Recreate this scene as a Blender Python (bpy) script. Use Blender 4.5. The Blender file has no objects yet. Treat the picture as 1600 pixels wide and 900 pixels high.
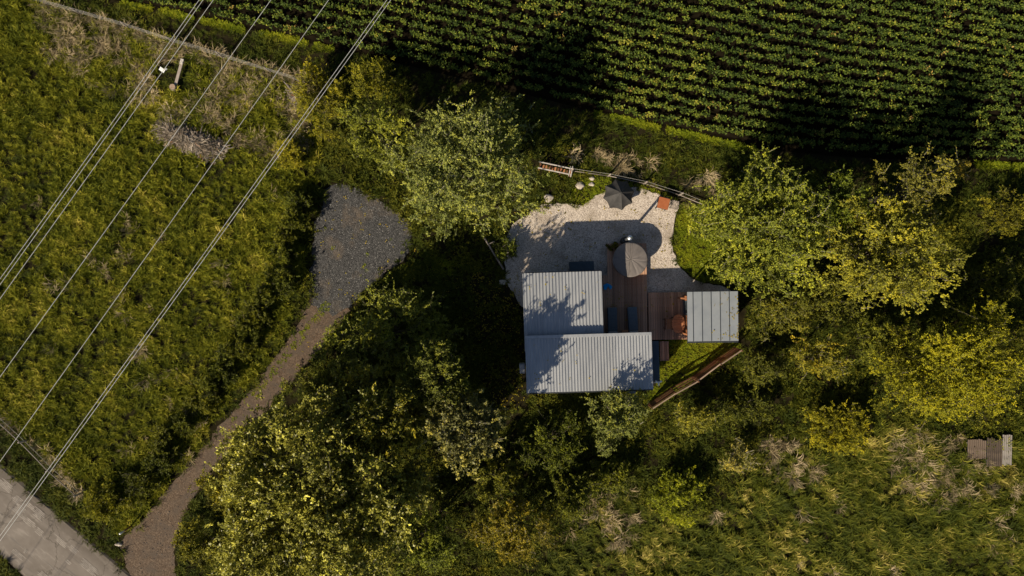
import bpy, bmesh, math, random
import numpy as np
from mathutils import Vector, Matrix

# ------------------------------------------------------------------ camera, sky, sun, exposure
scene = bpy.context.scene
COL = scene.collection
CAM_H = 38.8
SC = 1600 * 24.0 / 36.0 / CAM_H            # photo pixels per metre on the ground
cam_d = bpy.data.cameras.new('camera')
cam_d.lens = 24.0; cam_d.sensor_width = 36.0; cam_d.clip_start = 0.5; cam_d.clip_end = 2000.0
cam = bpy.data.objects.new('camera', cam_d); COL.objects.link(cam)
cam.location = (0, 0, CAM_H); cam.rotation_euler = (0, 0, 0)
scene.camera = cam

SUN_EL = math.radians(33.0)
SH = (1.00, 1.18)                          # metres of shadow east / north per metre of height
az = math.atan2(-SH[0], -SH[1])
world = bpy.data.worlds.new('World'); scene.world = world; world.use_nodes = True
wn = world.node_tree.nodes; wl = world.node_tree.links
sky = wn.new('ShaderNodeTexSky'); sky.sky_type = 'NISHITA'; sky.sun_disc = False
sky.sun_elevation = SUN_EL; sky.sun_rotation = az; sky.air_density = 1.0; sky.dust_density = 1.0
wl.new(sky.outputs[0], wn['Background'].inputs[0]); wn['Background'].inputs[1].default_value = 0.05
sun_d = bpy.data.lights.new('sun', 'SUN'); sun_d.energy = 5.0; sun_d.angle = math.radians(0.5); sun_d.color = (1.0, 0.87, 0.66)
sun = bpy.data.objects.new('sun', sun_d); COL.objects.link(sun)
sun.rotation_euler = Vector((SH[0], SH[1], -1.0)).to_track_quat('-Z', 'Y').to_euler()
sun.location = (-20, -25, 30)
vs = scene.view_settings
vs.view_transform = 'Standard'; vs.look = 'None'; vs.exposure = 0.35; vs.gamma = 1.0; vs.use_curve_mapping = False

R = random.Random(7)
NR = np.random.default_rng(11)

# ------------------------------------------------------------------ helpers
def P(px, py, z=0.0):
    s = SC * CAM_H / (CAM_H - z)
    return Vector(((px - 800) / s, (450 - py) / s, z))

def G2(px, py):
    return ((px - 800) / SC, (450 - py) / SC)

def tag(o, label=None, cat=None, group=None, kind=None):
    if label: o['label'] = label
    if cat: o['category'] = cat
    if group: o['group'] = group
    if kind: o['kind'] = kind
    return o

def link(name, me, mat=None, parent=None, loc=None, rz=0.0):
    o = bpy.data.objects.new(name, me); COL.objects.link(o)
    if mat is not None and me is not None and not me.materials: me.materials.append(mat)
    if parent is not None: o.parent = parent
    if loc is not None: o.location = loc
    if rz: o.rotation_euler = (0, 0, rz)
    return o

def empty(name, loc, rz=0.0, label=None, cat=None, group=None):
    o = bpy.data.objects.new(name, None); COL.objects.link(o)
    o.location = loc; o.rotation_euler = (0, 0, rz); o.empty_display_size = 0.2
    return tag(o, label, cat, group)

def mesh_from_bm(name, bm, smooth=False):
    me = bpy.data.meshes.new(name); bm.to_mesh(me); bm.free()
    if smooth:
        for p in me.polygons: p.use_smooth = True
    return me

def bm_box(bm, c, s, rot=None, bevel=0.0):
    r = bmesh.ops.create_cube(bm, size=1.0)
    vs_ = r['verts']
    M = Matrix.Translation(Vector(c))
    if rot is not None: M = M @ rot.to_4x4()
    M = M @ Matrix.Diagonal((s[0], s[1], s[2], 1.0))
    bmesh.ops.transform(bm, matrix=M, verts=vs_)
    if bevel > 0:
        es = list({e for v in vs_ for e in v.link_edges})
        bmesh.ops.bevel(bm, geom=es, offset=bevel, segments=1, affect='EDGES')

def box_me(name, c, s, bevel=0.0, rot=None):
    bm = bmesh.new(); bm_box(bm, c, s, rot, bevel); return mesh_from_bm(name, bm)

def box(name, c, s, mat, parent=None, bevel=0.006, rot=None):
    return link(name, box_me(name, c, s, bevel, rot), mat, parent)

def bm_tube(bm, pts, radii, n=6, cap=True):
    rings = []
    for i, p in enumerate(pts):
        p = Vector(p)
        d = (Vector(pts[min(i + 1, len(pts) - 1)]) - Vector(pts[max(i - 1, 0)]))
        if d.length < 1e-6: d = Vector((0, 0, 1))
        d.normalize()
        a = d.cross(Vector((0.31, 0.17, 0.93)))
        if a.length < 1e-3: a = d.cross(Vector((1, 0, 0)))
        a.normalize(); b = d.cross(a)
        rings.append([bm.verts.new(p + (a * math.cos(2 * math.pi * k / n) + b * math.sin(2 * math.pi * k / n)) * radii[i]) for k in range(n)])
    for i in range(len(rings) - 1):
        for k in range(n):
            bm.faces.new((rings[i][k], rings[i][(k + 1) % n], rings[i + 1][(k + 1) % n], rings[i + 1][k]))
    if cap:
        bm.faces.new(rings[0][::-1]); bm.faces.new(rings[-1])

def tube(name, pts, r, mat, parent=None, n=8, smooth=True):
    bm = bmesh.new()
    bm_tube(bm, pts, r if isinstance(r, (list, tuple)) else [r] * len(pts), n)
    return link(name, mesh_from_bm(name, bm, smooth), mat, parent)

def mesh_np(name, verts, faces, tone=None, mat=None):
    """faces: (N,k) int array of equal sized polygons."""
    me = bpy.data.meshes.new(name)
    v = np.ascontiguousarray(verts, dtype=np.float32); f = np.ascontiguousarray(faces, dtype=np.int32)
    k = f.shape[1]
    me.vertices.add(len(v)); me.vertices.foreach_set('co', v.ravel())
    me.loops.add(f.size); me.loops.foreach_set('vertex_index', f.ravel())
    me.polygons.add(len(f)); me.polygons.foreach_set('loop_start', np.arange(0, f.size, k, dtype=np.int32))
    try: me.polygons.foreach_set('loop_total', np.full(len(f), k, dtype=np.int32))
    except Exception: pass
    if tone is not None:
        a = me.attributes.new('tone', 'FLOAT', 'FACE'); a.data.foreach_set('value', np.ascontiguousarray(tone, dtype=np.float32))
    me.update(calc_edges=True); me.validate()
    if mat: me.materials.append(mat)
    return me

# ------------------------------------------------------------------ materials
def new_mat(name):
    m = bpy.data.materials.new(name); m.use_nodes = True
    nt = m.node_tree; b = nt.nodes['Principled BSDF']
    return m, nt, b

def ramp(nt, stops):
    r = nt.nodes.new('ShaderNodeValToRGB')
    e = r.color_ramp.elements
    while len(e) > 1: e.remove(e[-1])
    e[0].position = stops[0][0]; e[0].color = (*stops[0][1], 1)
    for p, c in stops[1:]:
        x = e.new(p); x.color = (*c, 1)
    return r

def noise(nt, scale, detail=4.0, rough=0.6, coord='Object', stretch=None, dist=0.0):
    tc = nt.nodes.new('ShaderNodeTexCoord'); n = nt.nodes.new('ShaderNodeTexNoise')
    n.inputs['Scale'].default_value = scale; n.inputs['Detail'].default_value = detail; n.inputs['Roughness'].default_value = rough
    n.inputs['Distortion'].default_value = dist
    if stretch:
        mp = nt.nodes.new('ShaderNodeMapping'); mp.inputs['Scale'].default_value = stretch
        nt.links.new(tc.outputs[coord], mp.inputs[0]); nt.links.new(mp.outputs[0], n.inputs['Vector'])
    else:
        nt.links.new(tc.outputs[coord], n.inputs['Vector'])
    return n

def bump(nt, b, src, strength=0.4, dist=0.02):
    bp = nt.nodes.new('ShaderNodeBump'); bp.inputs['Strength'].default_value = strength; bp.inputs['Distance'].default_value = dist
    nt.links.new(src, bp.inputs['Height']); nt.links.new(bp.outputs[0], b.inputs['Normal'])

def mat_noise(name, stops, scale=3.0, rough=0.8, bstr=0.3, stretch=None, metal=0.0, detail=5.0, spec=0.3, perobj=0.0, bdist=0.02):
    m, nt, b = new_mat(name)
    n = noise(nt, scale, detail, stretch=stretch)
    r = ramp(nt, stops); nt.links.new(n.outputs[0], r.inputs[0])
    out = r.outputs[0]
    if perobj:
        oi = nt.nodes.new('ShaderNodeObjectInfo'); mr = nt.nodes.new('ShaderNodeMapRange')
        mr.inputs['To Min'].default_value = 1 - perobj; mr.inputs['To Max'].default_value = 1 + perobj
        nt.links.new(oi.outputs['Random'], mr.inputs['Value'])
        mx = nt.nodes.new('ShaderNodeVectorMath'); mx.operation = 'SCALE'
        nt.links.new(out, mx.inputs[0]); nt.links.new(mr.outputs[0], mx.inputs['Scale']); out = mx.outputs[0]
    nt.links.new(out, b.inputs['Base Color'])
    b.inputs['Roughness'].default_value = rough; b.inputs['Metallic'].default_value = metal
    b.inputs['Specular IOR Level'].default_value = spec
    if bstr: bump(nt, b, n.outputs[0], bstr, bdist)
    return m

def mat_gravel(name, stops, cell=16.0, patch=None, brelief=0.8):
    m, nt, b = new_mat(name)
    tc = nt.nodes.new('ShaderNodeTexCoord')
    vo = nt.nodes.new('ShaderNodeTexVoronoi'); vo.inputs['Scale'].default_value = cell
    nt.links.new(tc.outputs['Object'], vo.inputs['Vector'])
    bw = nt.nodes.new('ShaderNodeSeparateColor'); nt.links.new(vo.outputs['Color'], bw.inputs[0])
    r = ramp(nt, stops); nt.links.new(bw.outputs[0], r.inputs[0])
    out = r.outputs[0]
    if patch:
        n = noise(nt, patch[1], 5.0, 0.65)
        r2 = ramp(nt, [(patch[2], (0, 0, 0)), (patch[3], (1, 1, 1))]); nt.links.new(n.outputs[0], r2.inputs[0])
        mx = nt.nodes.new('ShaderNodeMix'); mx.data_type = 'RGBA'
        nt.links.new(r2.outputs[0], mx.inputs[0]); nt.links.new(out, mx.inputs[6]); mx.inputs[7].default_value = (*patch[0], 1); out = mx.outputs[2]
    nt.links.new(out, b.inputs['Base Color']); b.inputs['Roughness'].default_value = 0.85; b.inputs['Specular IOR Level'].default_value = 0.25
    bump(nt, b, vo.outputs['Distance'], brelief, -0.03)
    return m

def mat_leaf(name, stops, src='tone', rough=0.5, spec=0.35, trans=0.25):
    """leaf or blade; src 'tone' = per-leaf attribute, 'inst' = per-instance random."""
    m, nt, b = new_mat(name)
    r = ramp(nt, [(p, (c[0] * VEG[0], c[1] * VEG[1], c[2] * VEG[2])) for p, c in stops])
    if src == 'tone':
        a = nt.nodes.new('ShaderNodeAttribute'); a.attribute_name = 'tone'; nt.links.new(a.outputs['Fac'], r.inputs[0])
    else:
        oi = nt.nodes.new('ShaderNodeObjectInfo'); a = nt.nodes.new('ShaderNodeAttribute'); a.attribute_name = 'tone'
        ad = nt.nodes.new('ShaderNodeMath'); ad.operation = 'MULTIPLY_ADD'; ad.inputs[1].default_value = 0.6
        ml = nt.nodes.new('ShaderNodeMath'); ml.operation = 'MULTIPLY'; ml.inputs[1].default_value = 0.4
        nt.links.new(a.outputs['Fac'], ml.inputs[0])
        ad.inputs[1].default_value = 0.42
        nz = nt.nodes.new('ShaderNodeTexNoise'); nz.inputs['Scale'].default_value = 0.42; nz.inputs['Detail'].default_value = 3.0; nt.links.new(oi.outputs['Location'], nz.inputs['Vector'])
        a2 = nt.nodes.new('ShaderNodeMath'); a2.operation = 'MULTIPLY_ADD'; a2.inputs[1].default_value = 1.1; nt.links.new(nz.outputs[0], a2.inputs[0])
        a3 = nt.nodes.new('ShaderNodeMath'); a3.operation = 'SUBTRACT'; a3.inputs[1].default_value = 0.46
        nt.links.new(oi.outputs['Random'], ad.inputs[0]); nt.links.new(ml.outputs[0], ad.inputs[2]); nt.links.new(ad.outputs[0], a2.inputs[2]); nt.links.new(a2.outputs[0], a3.inputs[0]); nt.links.new(a3.outputs[0], r.inputs[0])
    nt.links.new(r.outputs[0], b.inputs['Base Color'])
    b.inputs['Roughness'].default_value = min(.9, rough + .12); b.inputs['Specular IOR Level'].default_value = spec * .55
    if trans > 0:
        t = nt.nodes.new('ShaderNodeBsdfTranslucent'); nt.links.new(r.outputs[0], t.inputs[0])
        mx = nt.nodes.new('ShaderNodeMixShader'); mx.inputs[0].default_value = trans
        nt.links.new(b.outputs[0], mx.inputs[1]); nt.links.new(t.outputs[0], mx.inputs[2])
        nt.links.new(mx.outputs[0], nt.nodes['Material Output'].inputs[0])
    return m

VEG = (2.65, 2.42, 0.98)
def sc_(c, k): return tuple(x * k for x in c)
def leafstops(c, warm=(1.25, 1.1, 0.7), lo=0.25, hi=1.6):
    return [(0.0, sc_(c, lo)), (0.45, c), (0.8, tuple(a * b for a, b in zip(sc_(c, 1.2), warm))), (1.0, tuple(a * b for a, b in zip(sc_(c, hi), warm)))]

M = {}
M['soil'] = mat_noise('soil', [(0.3, (0.012, 0.010, 0.006)), (0.55, (0.024, 0.020, 0.010)), (0.75, (0.032, 0.030, 0.012))], 1.6, 0.95, 0.6, spec=0.0)
M['crop_soil'] = mat_noise('crop_soil', [(0.3, (0.006, 0.005, 0.003)), (0.7, (0.013, 0.010, 0.006))], 5.0, 0.95, 0.6, spec=0.0)
M['track'] = mat_gravel('track_dirt', [(0.0, (0.070, 0.046, 0.030)), (0.6, (0.118, 0.080, 0.054)), (1.0, (0.17, 0.122, 0.086))], 18.0, ((0.095, 0.07, 0.052), 1.3, 0.45, 0.62), 0.3)
M['pad'] = mat_gravel('dark_gravel', [(0.0, (0.027, 0.027, 0.027)), (0.6, (0.066, 0.064, 0.064)), (0.93, (0.10, 0.097, 0.096)), (1.0, (0.24, 0.23, 0.22))], 24.0, ((0.15, 0.115, 0.085), 0.35, 0.53, 0.68))
M['patio'] = mat_gravel('pale_gravel', [(0.0, (0.25, 0.20, 0.165)), (0.3, (0.50, 0.425, 0.36)), (0.8, (0.66, 0.575, 0.495)), (1.0, (0.74, 0.66, 0.58))], 27.0, ((0.30, 0.245, 0.19), 0.8, 0.48, 0.72), 0.55)
M['pebble_pale'] = mat_noise('pale_pebble', [(0.2, (0.33, 0.275, 0.235)), (0.8, (0.60, 0.535, 0.48))], 2.0, 0.8, 0.0, perobj=0.3)
M['pebble_dark'] = mat_noise('dark_pebble', [(0.2, (0.04, 0.04, 0.042)), (0.8, (0.11, 0.109, 0.11))], 2.0, 0.8, 0.0, perobj=0.6)
M['rock'] = mat_noise('rock', [(0.25, (0.26, 0.22, 0.18)), (0.7, (0.55, 0.49, 0.42))], 6.0, 0.85, 0.5)
M['deck'] = mat_noise('deck_wood', [(0.25, (0.31, 0.18, 0.12)), (0.55, (0.47, 0.275, 0.18)), (0.8, (0.60, 0.355, 0.235))], 2.2, 0.6, 0.25, stretch=(14, 1.0, 14), perobj=0.32)
M['cedar'] = mat_noise('cedar_wood', [(0.25, (0.30, 0.12, 0.055)), (0.75, (0.50, 0.22, 0.105))], 2.0, 0.6, 0.2, stretch=(10, 10, 1), perobj=0.15)
M['fence_wood'] = mat_noise('fence_wood', [(0.25, (0.085, 0.038, 0.02)), (0.75, (0.22, 0.10, 0.05))], 2.2, 0.75, 0.3, stretch=(1, 12, 12), perobj=0.45)
M['pale_wood'] = mat_noise('pale_wood', [(0.25, (0.22, 0.15, 0.105)), (0.75, (0.40, 0.29, 0.215))], 3.0, 0.8, 0.3, stretch=(1, 10, 10), perobj=0.2)
M['grey_wood'] = mat_noise('grey_wood', [(0.25, (0.17, 0.14, 0.12)), (0.75, (0.36, 0.31, 0.27))], 3.0, 0.85, 0.3, stretch=(1, 10, 10), perobj=0.25)
M['white_wood'] = mat_noise('white_wood', [(0.25, (0.34, 0.30, 0.27)), (0.6, (0.56, 0.52, 0.48))], 4.0, 0.7, 0.2)
M['roof'] = mat_noise('galvanised_roof', [(0.22, (0.29, 0.305, 0.33)), (0.42, (0.39, 0.405, 0.43)), (0.6, (0.44, 0.45, 0.47)), (0.8, (0.51, 0.515, 0.52))], 1.4, 0.45, 0.02, stretch=(3.5, 0.6, 1), metal=0.35, spec=0.4, perobj=0.10)
M['roof2'] = mat_noise('standing_seam_roof', [(0.25, (0.30, 0.325, 0.36)), (0.5, (0.35, 0.375, 0.40)), (0.75, (0.39, 0.41, 0.435))], 1.6, 0.42, 0.02, metal=0.3, spec=0.4, perobj=0.05)
M['trim'] = mat_noise('dark_trim', [(0.3, (0.02, 0.023, 0.028)), (0.7, (0.04, 0.045, 0.052))], 4.0, 0.5, 0.05)
M['navy_wall'] = mat_noise('slate_blue_cladding', [(0.3, (0.045, 0.065, 0.085)), (0.7, (0.07, 0.095, 0.12))], 2.0, 0.6, 0.1, stretch=(1, 1, 6), perobj=0.1)
M['cushion'] = mat_noise('slate_cushion', [(0.3, (0.11, 0.135, 0.16)), (0.7, (0.145, 0.175, 0.205))], 9.0, 0.85, 0.3)
M['cushion_lit'] = mat_noise('slate_cushion_lit', [(0.3, (0.22, 0.23, 0.245)), (0.7, (0.29, 0.30, 0.31))], 9.0, 0.85, 0.3)  # slate cushion in a lighter tone, standing for light on the tilted backrest
M['cover'] = mat_noise('tub_cover', [(0.3, (0.150, 0.132, 0.125)), (0.7, (0.195, 0.172, 0.163))], 3.0, 0.6, 0.15)
M['black_fabric'] = mat_noise('black_fabric', [(0.3, (0.035, 0.034, 0.035)), (0.7, (0.06, 0.057, 0.057))], 4.0, 0.75, 0.2)
M['steel'] = mat_noise('steel', [(0.3, (0.5, 0.52, 0.54)), (0.7, (0.68, 0.7, 0.72))], 5.0, 0.3, 0.0, metal=0.85)
M['white'] = mat_noise('white_plastic', [(0.3, (0.72, 0.72, 0.71)), (0.7, (0.82, 0.82, 0.81))], 3.0, 0.45, 0.0)
M['grey_box'] = mat_noise('grey_box', [(0.3, (0.34, 0.34, 0.36)), (0.7, (0.42, 0.42, 0.44))], 3.0, 0.5, 0.0)
M['blue'] = mat_noise('blue_towel', [(0.3, (0.01, 0.26, 0.62)), (0.7, (0.015, 0.36, 0.78))], 8.0, 0.85, 0.3)
M['rust'] = mat_noise('rust_orange', [(0.25, (0.30, 0.085, 0.03)), (0.75, (0.45, 0.15, 0.06))], 4.0, 0.7, 0.15)
M['glass'] = mat_noise('window_glass', [(0.3, (0.04, 0.06, 0.075)), (0.7, (0.06, 0.08, 0.1))], 1.0, 0.06, 0.0, spec=0.8)
M['bark'] = mat_noise('bark', [(0.3, (0.045, 0.035, 0.026)), (0.7, (0.12, 0.10, 0.08))], 6.0, 0.9, 0.5)
M['bark_pale'] = mat_noise('pale_bark', [(0.3, (0.14, 0.12, 0.09)), (0.7, (0.32, 0.29, 0.23))], 6.0, 0.9, 0.4)
M['twig_dry'] = mat_leaf('dry_twig', [(0.0, (0.018, 0.015, 0.026)), (0.45, (0.065, 0.057, 0.105)), (0.8, (0.15, 0.138, 0.27)), (0.93, (0.19, 0.175, 0.35)), (1.0, (0.15, 0.075, 0.07))], 'tone', 0.9, 0.1, 0.0)
M['cable'] = mat_noise('aluminium_cable', [(0.3, (0.5, 0.5, 0.48)), (0.7, (0.62, 0.62, 0.6))], 2.0, 0.5, 0.0, spec=0.4)
M['wire'] = mat_noise('fence_wire', [(0.3, (0.36, 0.34, 0.32)), (0.7, (0.5, 0.48, 0.45))], 2.0, 0.6, 0.0)
M['grass'] = mat_leaf('meadow_blade', [(0.0, (0.015, 0.023, 0.005)), (0.35, (0.048, 0.060, 0.010)), (0.62, (0.098, 0.108, 0.018)), (0.85, (0.15, 0.148, 0.036)), (1.0, (0.26, 0.23, 0.12))], 'inst', 0.6, 0.25, 0.25)
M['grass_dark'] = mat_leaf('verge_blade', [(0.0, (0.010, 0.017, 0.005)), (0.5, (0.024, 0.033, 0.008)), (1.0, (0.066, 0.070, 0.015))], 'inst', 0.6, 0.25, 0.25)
M['grass_field'] = mat_leaf('field_blade', [(0.0, (0.010, 0.017, 0.004)), (0.45, (0.028, 0.038, 0.007)), (0.70, (0.062, 0.070, 0.014)), (0.84, (0.14, 0.13, 0.06)), (1.0, (0.28, 0.245, 0.19))], 'inst', 0.55, 0.3, 0.25)
M['straw'] = mat_leaf('straw_blade', [(0.0, (0.07, 0.060, 0.075)), (0.45, (0.14, 0.12, 0.17)), (1.0, (0.25, 0.22, 0.34))], 'inst', 0.7, 0.2, 0.2)
M['lawn'] = mat_leaf('lawn_blade', [(0.0, (0.045, 0.070, 0.010)), (0.5, (0.080, 0.105, 0.013)), (1.0, (0.15, 0.15, 0.02))], 'inst', 0.6, 0.2, 0.25)
M['sprig'] = mat_leaf('undergrowth_leaf', [(0.0, (0.018, 0.026, 0.006)), (0.5, (0.042, 0.05, 0.01)), (1.0, (0.10, 0.095, 0.018))], 'inst', 0.55, 0.3, 0.25)
M['crop'] = mat_leaf('crop_leaf', [(0.0, (0.008, 0.017, 0.007)), (0.45, (0.030, 0.049, 0.016)), (0.8, (0.076, 0.100, 0.027)), (0.96, (0.13, 0.138, 0.04)), (1.0, (0.15, 0.11, 0.065))], 'tone', 0.5, 0.35, 0.2)

# ------------------------------------------------------------------ outlines in photo pixels on the ground
def inpoly(x, y, poly):
    ins = np.zeros(len(x), bool); n = len(poly)
    for i in range(n):
        x1, y1 = poly[i]; x2, y2 = poly[(i + 1) % n]
        c = ((y1 > y) != (y2 > y))
        xi = (x2 - x1) * (y - y1) / ((y2 - y1) if y2 != y1 else 1e-9) + x1
        ins ^= c & (x < xi)
    return ins

def vnoise(x, y, s, seed):
    """smooth value noise in numpy"""
    g = np.random.default_rng(seed).random((64, 64))
    u = x / s; v = y / s
    i = np.floor(u).astype(int); j = np.floor(v).astype(int); fu = u - i; fv = v - j
    fu = fu * fu * (3 - 2 * fu); fv = fv * fv * (3 - 2 * fv)
    a = g[i % 64, j % 64]; b = g[(i + 1) % 64, j % 64]; c = g[i % 64, (j + 1) % 64]; d = g[(i + 1) % 64, (j + 1) % 64]
    return (a * (1 - fu) + b * fu) * (1 - fv) + (c * (1 - fu) + d * fu) * fv

ROAD = [(-900, 725 - 900 * .846), (260, 725 + 260 * .846), (900, 725 + 900 * .846), (900, 868 + 900 * .846), (0, 868), (-900, 868 - 900 * .846)]
TRACK = [(484, 462), (468, 500), (436, 550), (388, 612), (342, 668), (298, 722), (260, 765), (222, 812), (186, 848), (200, 892), (240, 935), (300, 985), (330, 960), (275, 905), (272, 850), (294, 790), (338, 728), (382, 684), (422, 636), (460, 592), (500, 544), (548, 484)]
PAD = [(503, 296), (520, 289), (545, 287), (566, 300), (592, 312), (618, 328), (634, 340), (643, 358), (644, 380), (640, 394), (626, 407), (606, 424), (572, 452), (547, 482), (520, 492), (486, 474), (484, 430), (490, 390), (493, 345), (504, 318)]
PATIO = [(792, 368), (800, 352), (820, 336), (850, 318), (878, 318), (912, 322), (930, 305), (960, 296), (990, 291), (1020, 300), (1062, 318), (1053, 350), (1050, 385), (1060, 416), (1088, 440), (1130, 448), (1150, 458), (1150, 480), (815, 480), (790, 440), (790, 420), (786, 395)]
LAWN1 = [(1064, 318), (1085, 318), (1110, 328), (1140, 345), (1160, 400), (1140, 446), (1090, 438), (1062, 414), (1052, 385), (1055, 350)]
LAWN2 = [(1030, 528), (1150, 528), (1160, 548), (1100, 590), (1020, 640), (1000, 625), (1026, 600)]
MOSS = [(895, 285), (930, 272), (985, 284), (1050, 306), (1064, 318), (1020, 300), (990, 291), (960, 297), (930, 306), (915, 322), (890, 312)]
CROP_EDGE = [(-500, -150), (175, 0), (506, 72), (720, 122), (942, 178), (1100, 215), (1172, 231), (1300, 244), (1531, 256), (1600, 259), (2000, 262), (2400, 262)]
BUILD = [(812, 424), (944, 420), (950, 375), (1014, 375), (1016, 452), (1156, 452), (1158, 538), (1046, 540), (1034, 610), (820, 612)]
PADDOCK = [(-600, -180), (60, 0), (500, 133), (505, 200), (495, 290), (470, 340), (478, 440), (430, 558), (340, 660), (262, 760), (188, 846), (130, 765), (0, 640), (-600, 130)]
FIELD = [(820, 1300), (850, 870), (900, 830), (960, 770), (1110, 800), (1180, 730), (1240, 700), (1320, 705), (1400, 655), (1500, 690), (2200, 690), (2200, 1300)]
DRY1 = [(60, 12), (130, 25), (260, 70), (380, 105), (490, 140), (485, 230), (400, 250), (350, 190), (250, 180), (150, 130), (80, 90)]
DRY2 = [(880, 232), (960, 240), (1060, 262), (1150, 290), (1150, 330), (1060, 310), (960, 270), (880, 252)]
DRY3 = [(1180, 675), (1240, 690), (1290, 720), (1260, 760), (1190, 740)]
DRY4 = [(1380, 660), (1480, 680), (1600, 670), (1660, 760), (1560, 770), (1440, 780), (1380, 740)]
DRY5 = [(920, 770), (990, 760), (990, 840), (910, 870), (880, 820)]

def crop_edge_y(x):
    e = np.array(CROP_EDGE, float); return np.interp(x, e[:, 0], e[:, 1])

# ------------------------------------------------------------------ ground sheets
def sheet(name, poly, z, mat, wob=0.10, seed=1, sub=0.25):
    rr = random.Random(seed); pts = []
    n = len(poly)
    for i in range(n):
        a = Vector(G2(*poly[i])); b = Vector(G2(*poly[(i + 1) % n])); L = (b - a).length
        k = max(1, min(80, int(L / sub)))
        for t in range(k):
            p = a.lerp(b, t / k)
            pts.append((p.x + rr.uniform(-wob, wob), p.y + rr.uniform(-wob, wob)))
    bm = bmesh.new()
    f = bm.faces.new([bm.verts.new((x, y, z)) for x, y in pts])
    if f.normal.z < 0: f.normal_flip()
    bm.normal_update()
    if f.normal.z < 0: f.normal_flip()
    bmesh.ops.triangulate(bm, faces=[f])
    return tag(link(name, mesh_from_bm(name, bm), mat), kind='structure')

bm = bmesh.new()
bmesh.ops.create_grid(bm, x_segments=8, y_segments=8, size=900)
ground = tag(link('ground', mesh_from_bm('ground', bm), M['soil']), kind='structure')
ce = CROP_EDGE + [(2400, -900), (-500, -900)]
sheet('crop_field_soil', ce, 0.004, M['crop_soil'], 0.0, 2, 2.0)
sheet('dirt_track', TRACK, 0.008, M['track'], 0.10, 3)
sheet('gravel_parking', PAD, 0.012, M['pad'], 0.12, 4)
sheet('gravel_terrace', PATIO, 0.016, M['patio'], 0.05, 5)

# road, with its local x axis along its length
def mat_road():
    m, nt, b = new_mat('worn_concrete')
    n = noise(nt, 0.9, 6.0, 0.65); r = ramp(nt, [(0.3, (0.145, 0.12, 0.10)), (0.55, (0.185, 0.157, 0.135)), (0.75, (0.22, 0.19, 0.165))]); nt.links.new(n.outputs[0], r.inputs[0])
    n2 = noise(nt, 1.0, 4.0, 0.6, stretch=(0.8, 3.4, 1)); r2 = ramp(nt, [(0.55, (0, 0, 0)), (0.72, (1, 1, 1))]); nt.links.new(n2.outputs[0], r2.inputs[0])
    mx = nt.nodes.new('ShaderNodeMix'); mx.data_type = 'RGBA'; nt.links.new(r2.outputs[0], mx.inputs[0]); nt.links.new(r.outputs[0], mx.inputs[6]); mx.inputs[7].default_value = (0.27, 0.235, 0.205, 1)
    n3 = noise(nt, 1.0, 5.0, 0.6, stretch=(0.25, 5.0, 1)); r3 = ramp(nt, [(0.60, (0, 0, 0)), (0.70, (1, 1, 1))]); nt.links.new(n3.outputs[0], r3.inputs[0])
    mx2 = nt.nodes.new('ShaderNodeMix'); mx2.data_type = 'RGBA'; nt.links.new(r3.outputs[0], mx2.inputs[0]); nt.links.new(mx.outputs[2], mx2.inputs[6]); mx2.inputs[7].default_value = (0.12, 0.105, 0.095, 1)
    tc = nt.nodes.new('ShaderNodeTexCoord'); sx = nt.nodes.new('ShaderNodeSeparateXYZ'); nt.links.new(tc.outputs['Object'], sx.inputs[0])
    n5 = noise(nt, 0.7, 4.0, 0.6); ma = nt.nodes.new('ShaderNodeMath'); ma.operation = 'MULTIPLY_ADD'; ma.inputs[1].default_value = 0.5; nt.links.new(n5.outputs[0], ma.inputs[0]); nt.links.new(sx.outputs[1], ma.inputs[2])
    mr = nt.nodes.new('ShaderNodeMapRange'); mr.inputs['From Min'].default_value = -1.75; mr.inputs['From Max'].default_value = 2.25; nt.links.new(ma.outputs[0], mr.inputs['Value'])
    r5 = ramp(nt, [(0.0, (.55, .52, .48)), (0.10, (1, 1, 1)), (0.24, (.86, .85, .84)), (0.36, (1, 1, 1)), (0.62, (1, 1, 1)), (0.70, (.80, .79, .78)), (0.74, (1, 1, 1)), (0.86, (.72, .70, .68)), (1.0, (.60, .57, .52))]); nt.links.new(mr.outputs[0], r5.inputs[0])
    mm = nt.nodes.new('ShaderNodeMix'); mm.data_type = 'RGBA'; mm.blend_type = 'MULTIPLY'; mm.inputs[0].default_value = 1.0; nt.links.new(mx2.outputs[2], mm.inputs[6]); nt.links.new(r5.outputs[0], mm.inputs[7])
    vo = nt.nodes.new('ShaderNodeTexVoronoi'); vo.feature = 'DISTANCE_TO_EDGE'; vo.inputs['Scale'].default_value = 0.35; nd = noise(nt, 1.2, 4.0); va = nt.nodes.new('ShaderNodeVectorMath'); va.operation = 'ADD'; nt.links.new(tc.outputs['Object'], va.inputs[0]); nt.links.new(nd.outputs[1], va.inputs[1]); nt.links.new(va.outputs[0], vo.inputs['Vector'])
    r6 = ramp(nt, [(0.0, (.35, .33, .3)), (0.012, (1, 1, 1))]); nt.links.new(vo.outputs['Distance'], r6.inputs[0])
    mc = nt.nodes.new('ShaderNodeMix'); mc.data_type = 'RGBA'; mc.blend_type = 'MULTIPLY'; mc.inputs[0].default_value = 0.8; nt.links.new(mm.outputs[2], mc.inputs[6]); nt.links.new(r6.outputs[0], mc.inputs[7])
    nt.links.new(mc.outputs[2], b.inputs['Base Color']); b.inputs['Roughness'].default_value = 0.85
    n4 = noise(nt, 30.0, 3.0); bump(nt, b, n4.outputs[0], 0.3, 0.01)
    return m
ra = -math.atan(.846)
rc = Vector(G2(0, 796.5)).to_3d()
w = 143 * math.cos(-ra) / SC
bm = bmesh.new()
rows = [(-w / 2, 0.0), (-w / 2 + .12, 0.05), (w / 2 - .12, 0.05), (w / 2, 0.0)]
rp = []
rr = random.Random(5)
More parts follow.
